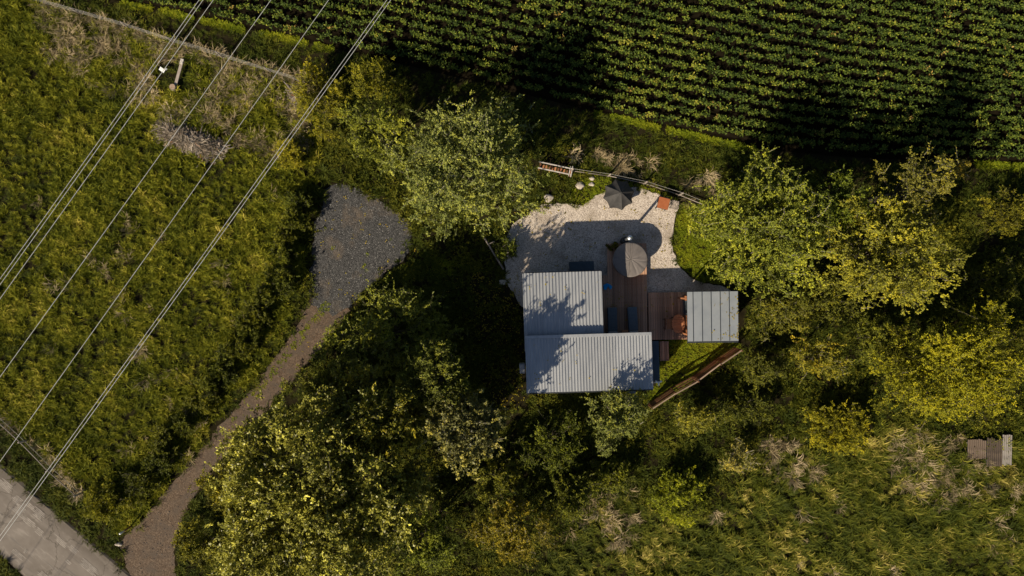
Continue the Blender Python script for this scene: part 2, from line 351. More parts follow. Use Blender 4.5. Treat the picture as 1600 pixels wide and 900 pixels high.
for i in range(241):
    x = -60 + i * 0.5
    rp.append([bm.verts.new((x, y + (rr.uniform(-.05, .05) if k in (0, 3) else 0), z)) for k, (y, z) in enumerate(rows)])
for i in range(240):
    for k in range(3): bm.faces.new((rp[i][k], rp[i + 1][k], rp[i + 1][k + 1], rp[i][k + 1]))
road = tag(link('road', mesh_from_bm('road', bm), mat_road(), None, (rc.x, rc.y, 0.004), ra), kind='structure')
# cracked weathered strips of old repair slabs: thin slabs lying on the road
M['patch'] = mat_noise('pale_repair', [(0.3, (0.22, 0.19, 0.165)), (0.7, (0.36, 0.32, 0.285))], 5.0, 0.85, 0.3)
def road_patch(u, v, L, W, k):
    rr = random.Random(k); bm = bmesh.new(); nrow = max(2, int(W / .075)); hw = W / nrow
    for j in range(nrow):
        v0 = v - W / 2 + j * hw; a_ = u - L / 2 * rr.uniform(.45, 1.05); e_ = u + L / 2 * rr.uniform(.45, 1.05); n = 9; up_ = []; dn_ = []
        for i in range(n):
            x_ = a_ + (e_ - a_) * i / (n - 1); end = .5 if i in (0, n - 1) else 1
            dn_.append(bm.verts.new((x_ + rr.uniform(-.02, .02), v0 + hw * .5 - hw * .46 * end * rr.uniform(.6, 1), 0))); up_.append(bm.verts.new((x_ + rr.uniform(-.02, .02), v0 + hw * .5 + hw * .46 * end * rr.uniform(.6, 1), 0)))
        for i in range(n - 1): bm.faces.new((dn_[i], dn_[i + 1], up_[i + 1], up_[i]))
    o = link('repair_patch', mesh_from_bm('repair_patch', bm), M['patch'], road); o.location.z = 0.053 + .003 * (k % 4)
    return o
def road_uv(px, py):
    d = Vector(G2(px, py)).to_3d() - rc
    return d.x * math.cos(-ra) - d.y * math.sin(-ra), d.x * math.sin(-ra) + d.y * math.cos(-ra)
for k, (px, py, L, W) in enumerate([(10, 758, 1.0, .45), (28, 780, .7, .4), (32, 797, 1.1, .55), (62, 803, 1.0, .5), (46, 815, 1.0, .35), (62, 830, .5, .35), (30, 866, .9, .3), (41, 861, .25, .25), (95, 845, 1.0, .3), (108, 878, .5, .2), (140, 886, 1.4, .45), (68, 898, .8, .35), (48, 790, .7, .25), (115, 858, .7, .3), (-30, 735, 1.5, .5)]):
    u, v = road_uv(px, py); road_patch(u, v, L, W, k)

# ------------------------------------------------------------------ scattering (stuff)
PROTO = bpy.data.collections.new('scatter_sources')      # never linked to the scene
def scatter(name, label, pts, rot, scl, protos, idx=None, cat=None, kind='stuff'):
    me = bpy.data.meshes.new(name); n = len(pts)
    me.vertices.add(n); me.vertices.foreach_set('co', np.ascontiguousarray(pts, np.float32).ravel())
    a = me.attributes.new('rot', 'FLOAT_VECTOR', 'POINT'); a.data.foreach_set('vector', np.ascontiguousarray(rot, np.float32).ravel())
    a = me.attributes.new('scl', 'FLOAT_VECTOR', 'POINT'); a.data.foreach_set('vector', np.ascontiguousarray(scl, np.float32).ravel())
    a = me.attributes.new('pick', 'INT', 'POINT'); a.data.foreach_set('value', np.ascontiguousarray(idx if idx is not None else NR.integers(0, len(protos), n), np.int32))
    o = link(name, me)
    c = bpy.data.collections.new(name + '_sources')
    for i, p in enumerate(protos):
        q = bpy.data.objects.new('%s_source_%02d' % (name, i), p); c.objects.link(q)
    ng = bpy.data.node_groups.new(name + '_nodes', 'GeometryNodeTree')
    ng.interface.new_socket('Geometry', in_out='INPUT', socket_type='NodeSocketGeometry'); ng.interface.new_socket('Geometry', in_out='OUTPUT', socket_type='NodeSocketGeometry')
    N = ng.nodes; L = ng.links
    gi = N.new('NodeGroupInput'); go = N.new('NodeGroupOutput'); ip = N.new('GeometryNodeInstanceOnPoints'); ci = N.new('GeometryNodeCollectionInfo')
    ci.inputs['Collection'].default_value = c; ci.inputs['Separate Children'].default_value = True; ci.inputs['Reset Children'].default_value = True
    def attr(nm, t):
        k = N.new('GeometryNodeInputNamedAttribute'); k.data_type = t; k.inputs['Name'].default_value = nm; return k.outputs['Attribute']
    e2r = N.new('FunctionNodeEulerToRotation'); L.new(attr('rot', 'FLOAT_VECTOR'), e2r.inputs[0])
    L.new(gi.outputs[0], ip.inputs['Points']); L.new(ci.outputs[0], ip.inputs['Instance']); ip.inputs['Pick Instance'].default_value = True
    L.new(attr('pick', 'INT'), ip.inputs['Instance Index']); L.new(e2r.outputs[0], ip.inputs['Rotation']); L.new(attr('scl', 'FLOAT_VECTOR'), ip.inputs['Scale'])
    L.new(ip.outputs[0], go.inputs[0])
    md = o.modifiers.new('scatter', 'NODES'); md.node_group = ng
    tag(o, label, cat, None, kind)
    return o

def tuft(name, nb, length, width, spread, lean, mat, seed, stiff=0.55, curl=0.5):
    r = np.random.default_rng(seed)
    a = r.random(nb) * 2 * np.pi; base = np.stack([np.cos(a), np.sin(a)], 1) * (r.random(nb) ** .5 * spread)[:, None]
    L = length * r.uniform(.55, 1.15, nb); W = width * r.uniform(.6, 1.3, nb)
    d = np.stack([np.cos(a + r.normal(0, .7, nb)), np.sin(a + r.normal(0, .7, nb))], 1) + np.array([[lean, 0]])
    d /= np.linalg.norm(d, axis=1)[:, None]
    d2 = np.stack([-d[:, 1], d[:, 0]], 1)
    cu = r.normal(0, curl, nb)
    ts = np.array([0, .35, .7, 1.0]); wf = np.array([.8, 1.0, .75, .12])
    V = []
    el0 = r.uniform(stiff * .7, stiff * 1.3, nb) * np.pi / 2
    p = np.concatenate([base, np.zeros((nb, 1))], 1); prev = 0
    for i, t in enumerate(ts):
        if i:
            e = el0 * (1 - 1.25 * ts[i - 1]); st = (t - prev) * L
            h = d * np.cos(cu * t * 2)[:, None] + d2 * np.sin(cu * t * 2)[:, None]
            p = p + np.concatenate([h * (np.cos(e) * st)[:, None], (np.sin(e) * st)[:, None]], 1)
            p[:, 2] = np.maximum(p[:, 2], 0.01)
        prev = t
        h = d * np.cos(cu * t * 2)[:, None] + d2 * np.sin(cu * t * 2)[:, None]
        side = np.stack([-h[:, 1], h[:, 0], r.normal(0, .35, nb)], 1)
        V += [p + side * (W * wf[i] / 2)[:, None], p - side * (W * wf[i] / 2)[:, None]]
    V = np.stack(V, 1).reshape(-1, 3)
    o = np.arange(nb)[:, None] * 8
    F = np.concatenate([o + np.array([[2 * i, 2 * i + 1, 2 * i + 3, 2 * i + 2]]) for i in range(3)], 0)
    tone = np.tile(r.random(nb), 3)
    return mesh_np(name, V, F, tone, mat)

def leaves(pos, d, nrm, L, W):
    """diamond leaves, returns verts and quads"""
    d = d / np.maximum(np.linalg.norm(d, axis=1), 1e-6)[:, None]
    s = np.cross(d, nrm); s /= np.maximum(np.linalg.norm(s, axis=1), 1e-6)[:, None]
    u = np.cross(s, d)
    V = np.stack([pos, pos + d * (L * .5)[:, None] + s * (W / 2)[:, None] + u * (W * .18)[:, None], pos + d * L[:, None] - u * (L * .08)[:, None], pos + d * (L * .5)[:, None] - s * (W / 2)[:, None] + u * (W * .18)[:, None]], 1).reshape(-1, 3)
    n = len(pos)
    return V, np.arange(n * 4).reshape(n, 4)

def unit(v): return v / np.maximum(np.linalg.norm(v, axis=1), 1e-6)[:, None]

def sprig(name, ntw, nlf, rad, h, ll, lw, mat, seed):
    r = np.random.default_rng(seed)
    d = unit(np.concatenate([r.normal(0, 1, (ntw, 2)), r.uniform(.2, 1.2, (ntw, 1))], 1))
    t = r.uniform(.15, 1, (ntw, nlf))
    p = d[:, None, :] * (t * rad)[:, :, None]; p[:, :, 2] = p[:, :, 2] * h / rad
    ld = unit((d[:, None, :] * .7 + r.normal(0, .6, (ntw, nlf, 3))).reshape(-1, 3))
    nr = unit(r.normal(0, .55, (ntw * nlf, 3)) + np.array([0, 0, 1.0]))
    V, F = leaves(p.reshape(-1, 3), ld, nr, ll * r.uniform(.6, 1.3, ntw * nlf), lw * r.uniform(.7, 1.2, ntw * nlf))
    return mesh_np(name, V, F, r.random(len(F)), mat)

def rand_pts(x0, x1, y0, y1, dens):
    n = int((x1 - x0) * (y1 - y0) / SC ** 2 * dens)
    return NR.uniform(x0, x1, n), NR.uniform(y0, y1, n)

def to_world(x, y, z=0.0):
    return np.stack([(x - 800) / SC, (450 - y) / SC, np.full(len(x), z)], 1)

def hard(x, y, soft=True):
    jx = x + (NR.normal(0, 3, len(x)) if soft else 0); jy = y + (NR.normal(0, 3, len(x)) if soft else 0)
    m = inpoly(jx, jy, ROAD) | inpoly(x, y, BUILD) | inpoly(jx, jy, PAD) | inpoly(jx, jy, PATIO)
    m |= inpoly(jx, jy, TRACK)
    return m

# meadow grass in the paddock: a short dark sward with upright clumps standing in faint rows
def euler(n, rz, j=.15): return np.stack([NR.normal(0, j, n), NR.normal(0, j, n), rz], 1)
x, y = rand_pts(-160, 520, -80, 880, 14)
k = inpoly(x, y, PADDOCK) & ~hard(x, y); xa, ya = x[k], y[k]; na_ = len(xa)
sa = NR.uniform(.4, .75, na_)
x, y = rand_pts(-160, 520, -80, 880, 21)
v = y - x * .27; row = np.round(v / 15.0) * 15.0
y = np.where(NR.random(len(x)) < .6, row + x * .27 + NR.normal(0, 3.0, len(x)), y)
k = inpoly(x, y, PADDOCK) & ~hard(x, y) & (NR.random(len(x)) < .35 + .9 * vnoise(x + 900, y + 900, 18, 31))
k &= ~((x > 248) & (x < 298) & (y > 94) & (y < 146))
xb, yb = x[k], y[k]; nb_ = len(xb)
sb_ = NR.uniform(.55, 1.1, nb_) * (.7 + .6 * vnoise(xb + 900, yb + 900, 60, 3))
n = na_ + nb_; s = np.concatenate([sa, sb_]); x = np.concatenate([xa, xb]); y = np.concatenate([ya, yb])
zs = np.concatenate([sa * .7, sb_ * NR.uniform(.9, 1.5, nb_)])
pick = np.concatenate([NR.integers(0, 3, na_), NR.integers(3, 9, nb_)])
scatter('paddock_grass', 'rough olive meadow grass filling the paddock under the power cables', to_world(x, y), euler(n, NR.normal(-.6, 1.2, n)), np.stack([s, s, zs], 1),
        [tuft('sward_%d' % i, 26, .36, .034, .2, .4, M['grass_dark'], 90 + i, .4) for i in range(3)] + [tuft('tuft_%d' % i, 32, .44, .030, .13, .5, M['grass'], 100 + i, .72, .9) for i in range(6)], pick)

# field grass on the lower right, lying in waves over a dark sward
x, y = rand_pts(820, 1760, 640, 1010, 14); k = inpoly(x, y, FIELD) & ~hard(x, y); xa, ya = x[k], y[k]; na_ = len(xa); sa = NR.uniform(.4, .75, na_)
x, y = rand_pts(820, 1760, 640, 1010, 21)
k = inpoly(x, y, FIELD) & ~hard(x, y) & (NR.random(len(x)) < .3 + 1.0 * vnoise(x + 900, y * 1.5 + 900, 20, 33)); xb, yb = x[k], y[k]; nb_ = len(xb)
sb_ = NR.uniform(.55, 1.1, nb_) * (.65 + .7 * vnoise(xb + 900, yb * 1.6 + 900, 42, 4))
x = np.concatenate([xa, xb]); y = np.concatenate([ya, yb]); s = np.concatenate([sa, sb_]); n = na_ + nb_
rz = .2 + 2.4 * (vnoise(x + 900, y + 900, 75, 5) - .5) + NR.normal(0, .45, n)
pick = np.concatenate([NR.integers(0, 3, na_), NR.integers(3, 9, nb_)]); zs = np.concatenate([sa * .7, sb_ * NR.uniform(.8, 1.3, nb_)])
scatter('field_grass', 'wind-combed dark green field grass in the bottom right corner', to_world(x, y), euler(n, rz), np.stack([s, s, zs], 1),
        [tuft('fsward_%d' % i, 26, .36, .034, .2, .4, M['grass_dark'], 190 + i, .4) for i in range(3)] + [tuft('ftuft_%d' % i, 32, .50, .028, .13, 1.5, M['grass_field'], 200 + i, .66, .6) for i in range(6)], pick)

# straw-coloured tufts
X = []; Y = []
for poly, dens in ((DRY1, 9.5), (DRY2, 5.0), (DRY3, 5.0), (DRY4, 6.0), (DRY5, 4.0)):
    pa = np.array(poly); x, y = rand_pts(pa[:, 0].min(), pa[:, 0].max(), pa[:, 1].min(), pa[:, 1].max(), dens)
    k = inpoly(x, y, poly) & (vnoise(x + 900, y + 900, 26, 6) > .36); X.append(x[k]); Y.append(y[k])
e = np.linspace(0, 1, 130)
X.append(60 + 440 * e + NR.normal(0, 3, 130)); Y.append(6 + 130 * e + NR.normal(0, 3, 130))           # along the wire fence
x, y = rand_pts(60, 470, 300, 720, .5); k = inpoly(x, y, PADDOCK) & (vnoise(x + 900, y + 900, 70, 8) > .55); X.append(x[k]); Y.append(y[k])
x, y = rand_pts(900, 1600, 760, 900, .6); k = inpoly(x, y, FIELD) & (vnoise(x + 900, y + 900, 60, 12) > .6); X.append(x[k]); Y.append(y[k])
x, y = rand_pts(0, 130, 640, 770, 6); k = np.abs((y - 642) - x * .96) < 9; X.append(x[k]); Y.append(y[k])
x = np.concatenate(X); y = np.concatenate(Y); k = ~hard(x, y) & ~((x > 1508) & (x < 1582) & (y > 680) & (y < 722)) & ~((x > 246) & (x < 300) & (y > 92) & (y < 146)); x, y = x[k], y[k]; n = len(x)
s = NR.uniform(.65, 1.4, n); rz = NR.normal(-1.0, .8, n)
scatter('dry_grass', 'straw coloured dry grass tufts along the fences and in the meadow', to_world(x, y), np.stack([NR.normal(0, .2, n), NR.normal(0, .2, n), rz], 1), np.stack([s, s, s * 1.3], 1),
        [tuft('stuft_%d' % i, 34, .52, .021, .16, 1.3, M['straw'], 300 + i, .5, .7) for i in range(5)])

# verges, ditches and the ground below the trees
x, y = rand_pts(-160, 1760, -110, 1010, 15)
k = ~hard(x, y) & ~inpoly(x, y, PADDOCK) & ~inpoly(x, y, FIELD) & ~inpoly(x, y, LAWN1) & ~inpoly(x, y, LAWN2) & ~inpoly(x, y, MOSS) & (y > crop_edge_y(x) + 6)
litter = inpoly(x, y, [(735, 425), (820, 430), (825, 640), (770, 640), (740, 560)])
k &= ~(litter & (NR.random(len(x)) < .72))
x, y = x[k], y[k]; n = len(x)
s = NR.uniform(.5, 1.05, n) * (.6 + .7 * vnoise(x + 900, y + 900, 50, 14))
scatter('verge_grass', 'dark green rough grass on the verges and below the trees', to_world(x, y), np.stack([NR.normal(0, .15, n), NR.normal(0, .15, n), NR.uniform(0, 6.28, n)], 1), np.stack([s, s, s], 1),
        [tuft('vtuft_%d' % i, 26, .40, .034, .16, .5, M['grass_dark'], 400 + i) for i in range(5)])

# leafy undergrowth
x, y = rand_pts(440, 1700, 60, 960, 4.0)
k = ~hard(x, y) & ~inpoly(x, y, PADDOCK) & ~inpoly(x, y, FIELD) & ~inpoly(x, y, LAWN1) & ~inpoly(x, y, LAWN2) & ~inpoly(x, y, MOSS) & ~inpoly(x, y, DRY2) & (y > crop_edge_y(x) + 50)
k &= (vnoise(x + 900, y + 900, 45, 15) > .4)
x, y = x[k], y[k]; n = len(x); s = NR.uniform(.5, 1.2, n)
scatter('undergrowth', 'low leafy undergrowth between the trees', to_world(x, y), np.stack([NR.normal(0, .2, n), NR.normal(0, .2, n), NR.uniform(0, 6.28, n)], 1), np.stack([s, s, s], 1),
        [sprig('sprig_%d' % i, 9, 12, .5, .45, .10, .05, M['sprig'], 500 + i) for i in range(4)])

# short lawns
X = []; Y = []
for poly, dens in ((LAWN1, 170), (LAWN2, 170), (MOSS, 110), ([(572, 458), (608, 428), (645, 404), (690, 402), (730, 415), (700, 432), (640, 434), (600, 456)], 70)):
    pa = np.array(poly); x, y = rand_pts(pa[:, 0].min(), pa[:, 0].max(), pa[:, 1].min(), pa[:, 1].max(), dens); k = inpoly(x, y, poly); X.append(x[k]); Y.append(y[k])
x, y = rand_pts(480, 660, 280, 490, 5); k = inpoly(x, y, PAD) & (vnoise(x + 900, y + 900, 14, 17) > .74); X.append(x[k]); Y.append(y[k])
x, y = rand_pts(330, 540, 470, 680, 55); k = inpoly(x, y, TRACK) & (np.abs(x - (508 - (y - 480) * .80)) < 7) & (vnoise(x + 900, y + 900, 16, 51) > .3) & (NR.random(len(x)) < np.clip((700 - y) / 160, 0, 1)); X.append(x[k]); Y.append(y[k])
e = NR.random(5200) * 1410 + 190; e = e[((e < 520) | ((e > 930) & (e < 1180)) | (e > 1525)) & (vnoise(e + 900, e * 0 + 5, 22, 41) > .3)][:1300]; X.append(e); Y.append(crop_edge_y(e) + 2 + NR.normal(0, 2.0, len(e)))   # bright strip along the crop
x = np.concatenate(X); y = np.concatenate(Y); n = len(x); s = NR.uniform(.6, 1.3, n); s[-len(e):] *= 1.7
scatter('lawn_grass', 'short bright green lawn grass beside the terrace and along the crop edge', to_world(x, y), np.stack([NR.normal(0, .15, n), NR.normal(0, .15, n), NR.uniform(0, 6.28, n)], 1), np.stack([s, s, s], 1),
        [tuft('ltuft_%d' % i, 14, .10, .016, .06, .2, M['lawn'], 600 + i) for i in range(4)])

# loose stones
def pebble(name, mat, seed, s):
    bm = bmesh.new(); bmesh.ops.create_icosphere(bm, subdivisions=1, radius=s); rr = random.Random(seed)
    for v in bm.verts: v.co = Vector((v.co.x * 1.2, v.co.y * .9, v.co.z * .55)) * rr.uniform(.75, 1.2)
    me = mesh_from_bm(name, bm); me.materials.append(mat); return me
for nm, lb, poly, dens, mt in (('pale_stones', 'loose pale stones of the gravel terrace', PATIO, 65, 'pebble_pale'), ('dark_stones', 'loose grey stones of the gravel parking area', PAD, 45, 'pebble_dark'), ('track_stones', 'small stones scattered on the dirt track', TRACK, 16, 'pebble_dark')):
    pa = np.array(poly); x, y = rand_pts(pa[:, 0].min(), pa[:, 0].max(), pa[:, 1].min(), pa[:, 1].max(), dens)
    k = inpoly(x, y, poly) & ~inpoly(x, y, BUILD); x, y = x[k], y[k]; n = len(x); s = NR.uniform(.4, 1.2, n) ** 1.5
    scatter(nm, lb, to_world(x, y, .018), NR.uniform(-.4, .4, (n, 3)) + np.stack([np.zeros(n), np.zeros(n), NR.uniform(0, 6.28, n)], 1), np.stack([s, s, s], 1), [pebble('%s_%d' % (nm, i), M[mt], i, {'pale_stones': .026, 'dark_stones': .026, 'track_stones': .022}[nm]) for i in range(4)])

# ------------------------------------------------------------------ crop rows
ORD = ['first', 'second', 'third', 'fourth', 'fifth', 'sixth', 'seventh', 'eighth', 'ninth', 'tenth', 'eleventh', 'twelfth', 'thirteenth', 'fourteenth', 'fifteenth', 'sixteenth', 'seventeenth', 'eighteenth', 'nineteenth', 'twentieth', 'twenty-first', 'twenty-second']
def crop_row(k):
    off = 13 + k * 17.6
    px = np.arange(-60, 1740, 8.3); py = crop_edge_y(px)
    # smooth the edge line so that rows curve
    q = crop_edge_y(np.arange(-460, 2140, 8.3)); q = np.convolve(q, np.ones(41) / 41, 'same'); py = np.interp(px, np.arange(-460, 2140, 8.3), q)
    wq = min(1.0, k / 15.0); strt = np.where(px > 1172, 231 + (px - 1172) * .185, py)
    py = (1 - wq) * py + wq * strt - off * (1 + .02 * np.sin(px / 160.))
    kx = (py > -90) & (py < crop_edge_y(px) - 8)
    px, py = px[kx] + NR.normal(0, 1.6, kx.sum()), py[kx] + NR.normal(0, 1.7, kx.sum())
    keep = NR.random(len(px)) > .03 + .12 * (vnoise(px + 900, py + 900, 28, 63) > .78); px, py = px[keep], py[keep]
    if len(px) < 5: return
    n = len(px); c = to_world(px, py, .04)
    root = empty('crop_row', (0, 0, 0), 0, 'row of dark leafy crop plants, %s row from the grassy field edge' % ORD[k], 'crop row', 'crop rows of the field')
    org = c[n // 2].copy(); org[2] = 0; root.location = org
    c = c - org
    # soil ridge
    bm = bmesh.new(); prev = None
    for i in range(0, n, 3):
        a = [bm.verts.new((c[i][0], c[i][1] + dy, z)) for dy, z in ((-.26, .006), (-.10, .11), (.10, .11), (.26, .006))]
        if prev:
            for j in range(3): bm.faces.new((prev[j], a[j], a[j + 1], prev[j + 1]))
        prev = a
    link('soil_ridge', mesh_from_bm('soil_ridge', bm), M['crop_soil'], root)
    ns, nl = 9, 5            # stems per plant, leaves per stem
    sz = NR.uniform(.65, 1.15, n) * (.8 + .35 * vnoise(px + 900, py + 900, 40, 62))
    a = NR.uniform(0, 2 * np.pi, (n, ns)); e = NR.uniform(.55, 1.45, (n, ns))
    d = np.stack([np.cos(a) * np.cos(e), np.sin(a) * np.cos(e) * .6, np.sin(e)], 2)
    t = np.linspace(.45, 1.0, nl)[None, None, :] * NR.uniform(.85, 1.1, (n, ns, nl))
    p = c[:, None, None, :] + np.array([0, 0, .08]) + d[:, :, None, :] * (t * .44 * sz[:, None, None])[..., None]
    ld = d[:, :, None, :] * .5 + NR.normal(0, .6, (n, ns, nl, 3)); ld[..., 2] *= .5
    nr = unit((NR.normal(0, .5, (n * ns * nl, 3)) + np.array([-.3, -.35, .9])))
    N_ = n * ns * nl
    V, F = leaves(p.reshape(-1, 3), unit(ld.reshape(-1, 3)), nr, NR.uniform(.10, .17, N_), NR.uniform(.05, .085, N_))
    tn = np.clip(np.repeat(NR.normal(.40, .16, n) + .28 * (vnoise(px + 900, py + 900, 70, 61) - .5), ns * nl) + NR.normal(0, .2, N_), 0, .97)
    tn[np.repeat(NR.random(n) < .022, ns * nl) & (NR.random(N_) < .35)] = 1.0
    o = link('foliage', mesh_np('foliage', V, F, tn, M['crop']), None, root)
for k in range(21): crop_row(k)

# ------------------------------------------------------------------ trees and shrubs
def tree(name, label, px, py, rx, ry, H, col, ncl=40, ntw=26, nlf=11, ll=.17, lw=.075, rc_=.26, low=.25, seed=1, rough=.5, spec=.35, trans=.25, bark='bark', cat='tree', group=None, trunk_r=None, twig_mat=None, warm=(1.25, 1.1, .7), lo=.22, hi=1.7, up=.35, foliage_name='crown', stops=None, twig_w=.012):
    r = np.random.default_rng(seed); ntw = int(ntw * 1.05); nlf = int(nlf * 1.75)
    base = P(px, py, H * (.55 if H > 3 else .4)); base.z = 0
    zb = H * low; zc = (zb + H) / 2; rzv = (H - zb) / 2
    root = empty(name, base, 0, label, cat, group)
    # clump centres inside an uneven ellipsoid
    ph = r.uniform(0, 6.28, 4)
    a = r.uniform(0, 2 * np.pi, ncl); u = r.uniform(-.55, 1, ncl); rad = np.sqrt(r.uniform(.0, 1.0, ncl)); u = np.where(rad < .5, np.abs(u), u)
    lob = 1 + .16 * np.sin(2 * a + ph[0]) + .12 * np.sin(3 * a + ph[1]) + .10 * np.sin(5 * a + ph[2])
    hh = np.sqrt(np.maximum(0, 1 - (u * .9) ** 2))
    cr = 1 - rc_ * .8
    C = np.stack([np.cos(a) * hh * rad * rx * lob * cr, np.sin(a) * hh * rad * ry * lob * cr, zc + u * np.maximum(rad, .75) * rzv * cr], 1)
    C[:, 2] = np.maximum(C[:, 2], .2)
    cs = r.uniform(.65, 1.25, ncl)
    R_ = rc_ * (rx + ry) / 2
    ctr = np.array([0, 0, zc - rzv * .5])
    # twigs
    out = unit(C - ctr)
    d = unit(out[:, None, :] * .55 + r.normal(0, .62, (ncl, ntw, 3)) + np.array([0, 0, up]))
    st = C[:, None, :] + r.normal(0, .36, (ncl, ntw, 3)) * (R_ * cs)[:, None, None]
    L = R_ * cs[:, None] * r.uniform(.5, 1.45, (ncl, ntw)) 
    cv = r.normal(0, .35, (ncl, ntw, 3))
    def pt(t):   # t: (nt,)
        return st[:, :, None, :] + (d[:, :, None, :] * t[None, None, :, None] + cv[:, :, None, :] * (t ** 2)[None, None, :, None] * .6) * L[:, :, None, None]
    t = np.linspace(.1, 1, nlf)
    p = pt(t) + r.normal(0, .02, (ncl, ntw, nlf, 3))
    tw = d[:, :, None, :] + cv[:, :, None, :] * (1.2 * t)[None, None, :, None]
    ld = unit((tw * .8 + r.normal(0, .42, p.shape)).reshape(-1, 3))
    N_ = ncl * ntw * nlf
    nr = unit(r.normal(0, .55, (N_, 3)) + np.array([-.38, -.46, .8]))
    P_ = p.reshape(-1, 3); P_[:, 2] = np.maximum(P_[:, 2], .05)
    V, F = leaves(P_, ld, nr, ll * .72 * r.uniform(.6, 1.35, N_), lw * .86 * r.uniform(.7, 1.25, N_))
    tone = np.clip(np.repeat(r.normal(.42, .13, ncl), ntw * nlf) + np.repeat(r.normal(0, .20, ncl * ntw), nlf) + r.normal(0, .12, N_), 0, 1)
    key = 'leaf_%s_%d' % (name, seed)
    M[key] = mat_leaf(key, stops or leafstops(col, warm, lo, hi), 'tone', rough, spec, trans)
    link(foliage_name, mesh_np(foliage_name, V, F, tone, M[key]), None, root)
    # trunk, limbs and twigs
    bm = bmesh.new(); tr = trunk_r or max(.03, H * .022)
    fork = Vector((0, 0, max(.12, zb * 1.0 + .05 * H)))
    bm_tube(bm, [(0, 0, -.05), (.04 * tr, 0, fork.z * .5), fork], [tr * 1.35, tr, tr * .85], 7)
    nlimb = min(ncl, 22)
    for i in r.choice(ncl, nlimb, replace=False):
        c = Vector(C[i]); m1 = fork.lerp(c, .45) + Vector((r.normal(0, .12 * rx * .3), r.normal(0, .12 * rx * .3), .12 * (c - fork).length))
        bm_tube(bm, [fork, m1, c, c + Vector(out[i]) * R_ * .6], [tr * .34, tr * .22, tr * .11, tr * .04], 5, False)
    me = mesh_from_bm('trunk', bm, True)
    link('trunk', me, M[bark], root)
    # twigs as thin strips
    ta = np.array([0, .4, .75, .97]); q = pt(ta).reshape(-1, 4, 3)
    sel = r.random(len(q)) < .6; q = q[sel]
    sd = unit(np.cross(q[:, 3] - q[:, 0], np.array([.2, .1, 1.0])))
    wv = twig_w * np.array([1.3, 1, .7, .3])
    V = np.stack([q + sd[:, None, :] * wv[None, :, None], q - sd[:, None, :] * wv[None, :, None]], 2).reshape(-1, 3)
    V[:, 2] = np.maximum(V[:, 2], .03)
    o = np.arange(len(q))[:, None] * 8
    F = np.concatenate([o + np.array([[2 * i, 2 * i + 1, 2 * i + 3, 2 * i + 2]]) for i in range(3)], 0)
    link('twigs', mesh_np('twigs', V, F, None, M[twig_mat or bark]), None, root)['kind'] = 'stuff'
    return root

SAGE = (.100, .125, .075); GREEN = (.092, .115, .034); YELLOW = (.112, .122, .014); DARK = (.05, .072, .018); GOLD = (.17, .145, .024)
tree('willow_tree', 'broad grey-green tree crown between the parking gravel and the pale terrace', 730, 262, 5.0, 3.5, 6.5, SAGE, 84, 26, 12, .15, .075, .24, .25, 21, bark='bark', twig_mat='bark_pale')
tree('small_tree', 'darker olive tree leaning against the grey-green crown above the parking gravel', 595, 215, 2.2, 2.4, 4.6, (.085, .105, .03), 34, 24, 11, .14, .07, .28, .2, 22, twig_mat='bark_pale')
tree('broadleaf_tree', 'bright green tree overhanging the lawn and the grey shed', 1185, 355, 4.3, 3.5, 6.0, GREEN, 92, 26, 12, .15, .075, .24, .2, 23, twig_mat='bark_pale')
tree('broadleaf_tree', 'yellow-green tree in the middle of the right-hand grove', 1375, 398, 3.8, 3.3, 7.4, (.11, .12, .032), 80, 26, 12, .15, .07, .25, .2, 24, twig_mat='bark_pale')
tree('broadleaf_tree', 'thin twiggy tree at the field edge right of the bright green tree', 1422, 298, 2.3, 2.1, 7.0, (.085, .09, .035), 30, 22, 9, .15, .06, .3, .25, 25, twig_mat='bark_pale')
tree('small_tree', 'dark green small tree in the gap at the top of the right-hand grove', 1305, 328, 2.3, 2.2, 5.4, DARK, 30, 24, 11, .14, .07, .3, .15, 26)
tree('large_tree', 'huge glossy-leaved tree crown filling the lower left beside the track', 500, 775, 6.1, 5.2, 8.8, (.098, .106, .034), 185, 26, 11, .20, .11, .19, .22, 27, rough=.32, spec=.6, warm=(1.45, 1.38, 1.7), hi=2.5, lo=.3)
tree('large_tree', 'glossy-leaved crown between the huge tree and the slender pale tree', 590, 648, 3.0, 2.8, 7.6, (.09, .10, .032), 54, 26, 11, .18, .09, .25, .25, 52, rough=.32, spec=.6, warm=(1.5, 1.25, .8), hi=1.9)
tree('tall_tree', 'pale-leaved slender tree just left of the cabin wall', 728, 668, 2.4, 2.3, 7.8, (.085, .092, .065), 36, 22, 10, .18, .10, .3, .35, 28, rough=.35, spec=.55, hi=2.2, twig_mat='bark_pale')
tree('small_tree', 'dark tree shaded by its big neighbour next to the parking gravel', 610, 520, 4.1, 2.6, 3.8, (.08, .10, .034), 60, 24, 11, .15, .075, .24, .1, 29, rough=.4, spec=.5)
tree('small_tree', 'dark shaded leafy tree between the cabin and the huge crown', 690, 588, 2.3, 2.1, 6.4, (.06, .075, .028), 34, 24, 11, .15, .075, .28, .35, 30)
tree('small_tree', 'sage green young tree reaching over the south eaves of the cabin', 962, 648, 1.7, 1.9, 5.3, (.092, .114, .062), 34, 22, 10, .15, .06, .3, .2, 31, twig_mat='bark_pale')
tree('small_tree', 'mid green fine-leaved tree on the bottom edge beside the huge crown', 660, 850, 2.3, 1.9, 4.2, (.075, .10, .03), 36, 26, 12, .13, .055, .28, .12, 32)
tree('small_tree', 'golden olive feathery tree at the bottom edge left of the field', 800, 825, 2.6, 2.1, 3.6, (.095, .092, .02), 40, 26, 12, .15, .045, .28, .12, 33, twig_mat='bark_pale')
tree('small_tree', 'large yellow-green bushy tree above the rusty sheets at the right edge', 1490, 575, 4.6, 3.6, 5.4, YELLOW, 100, 28, 12, .15, .055, .24, .08, 34)
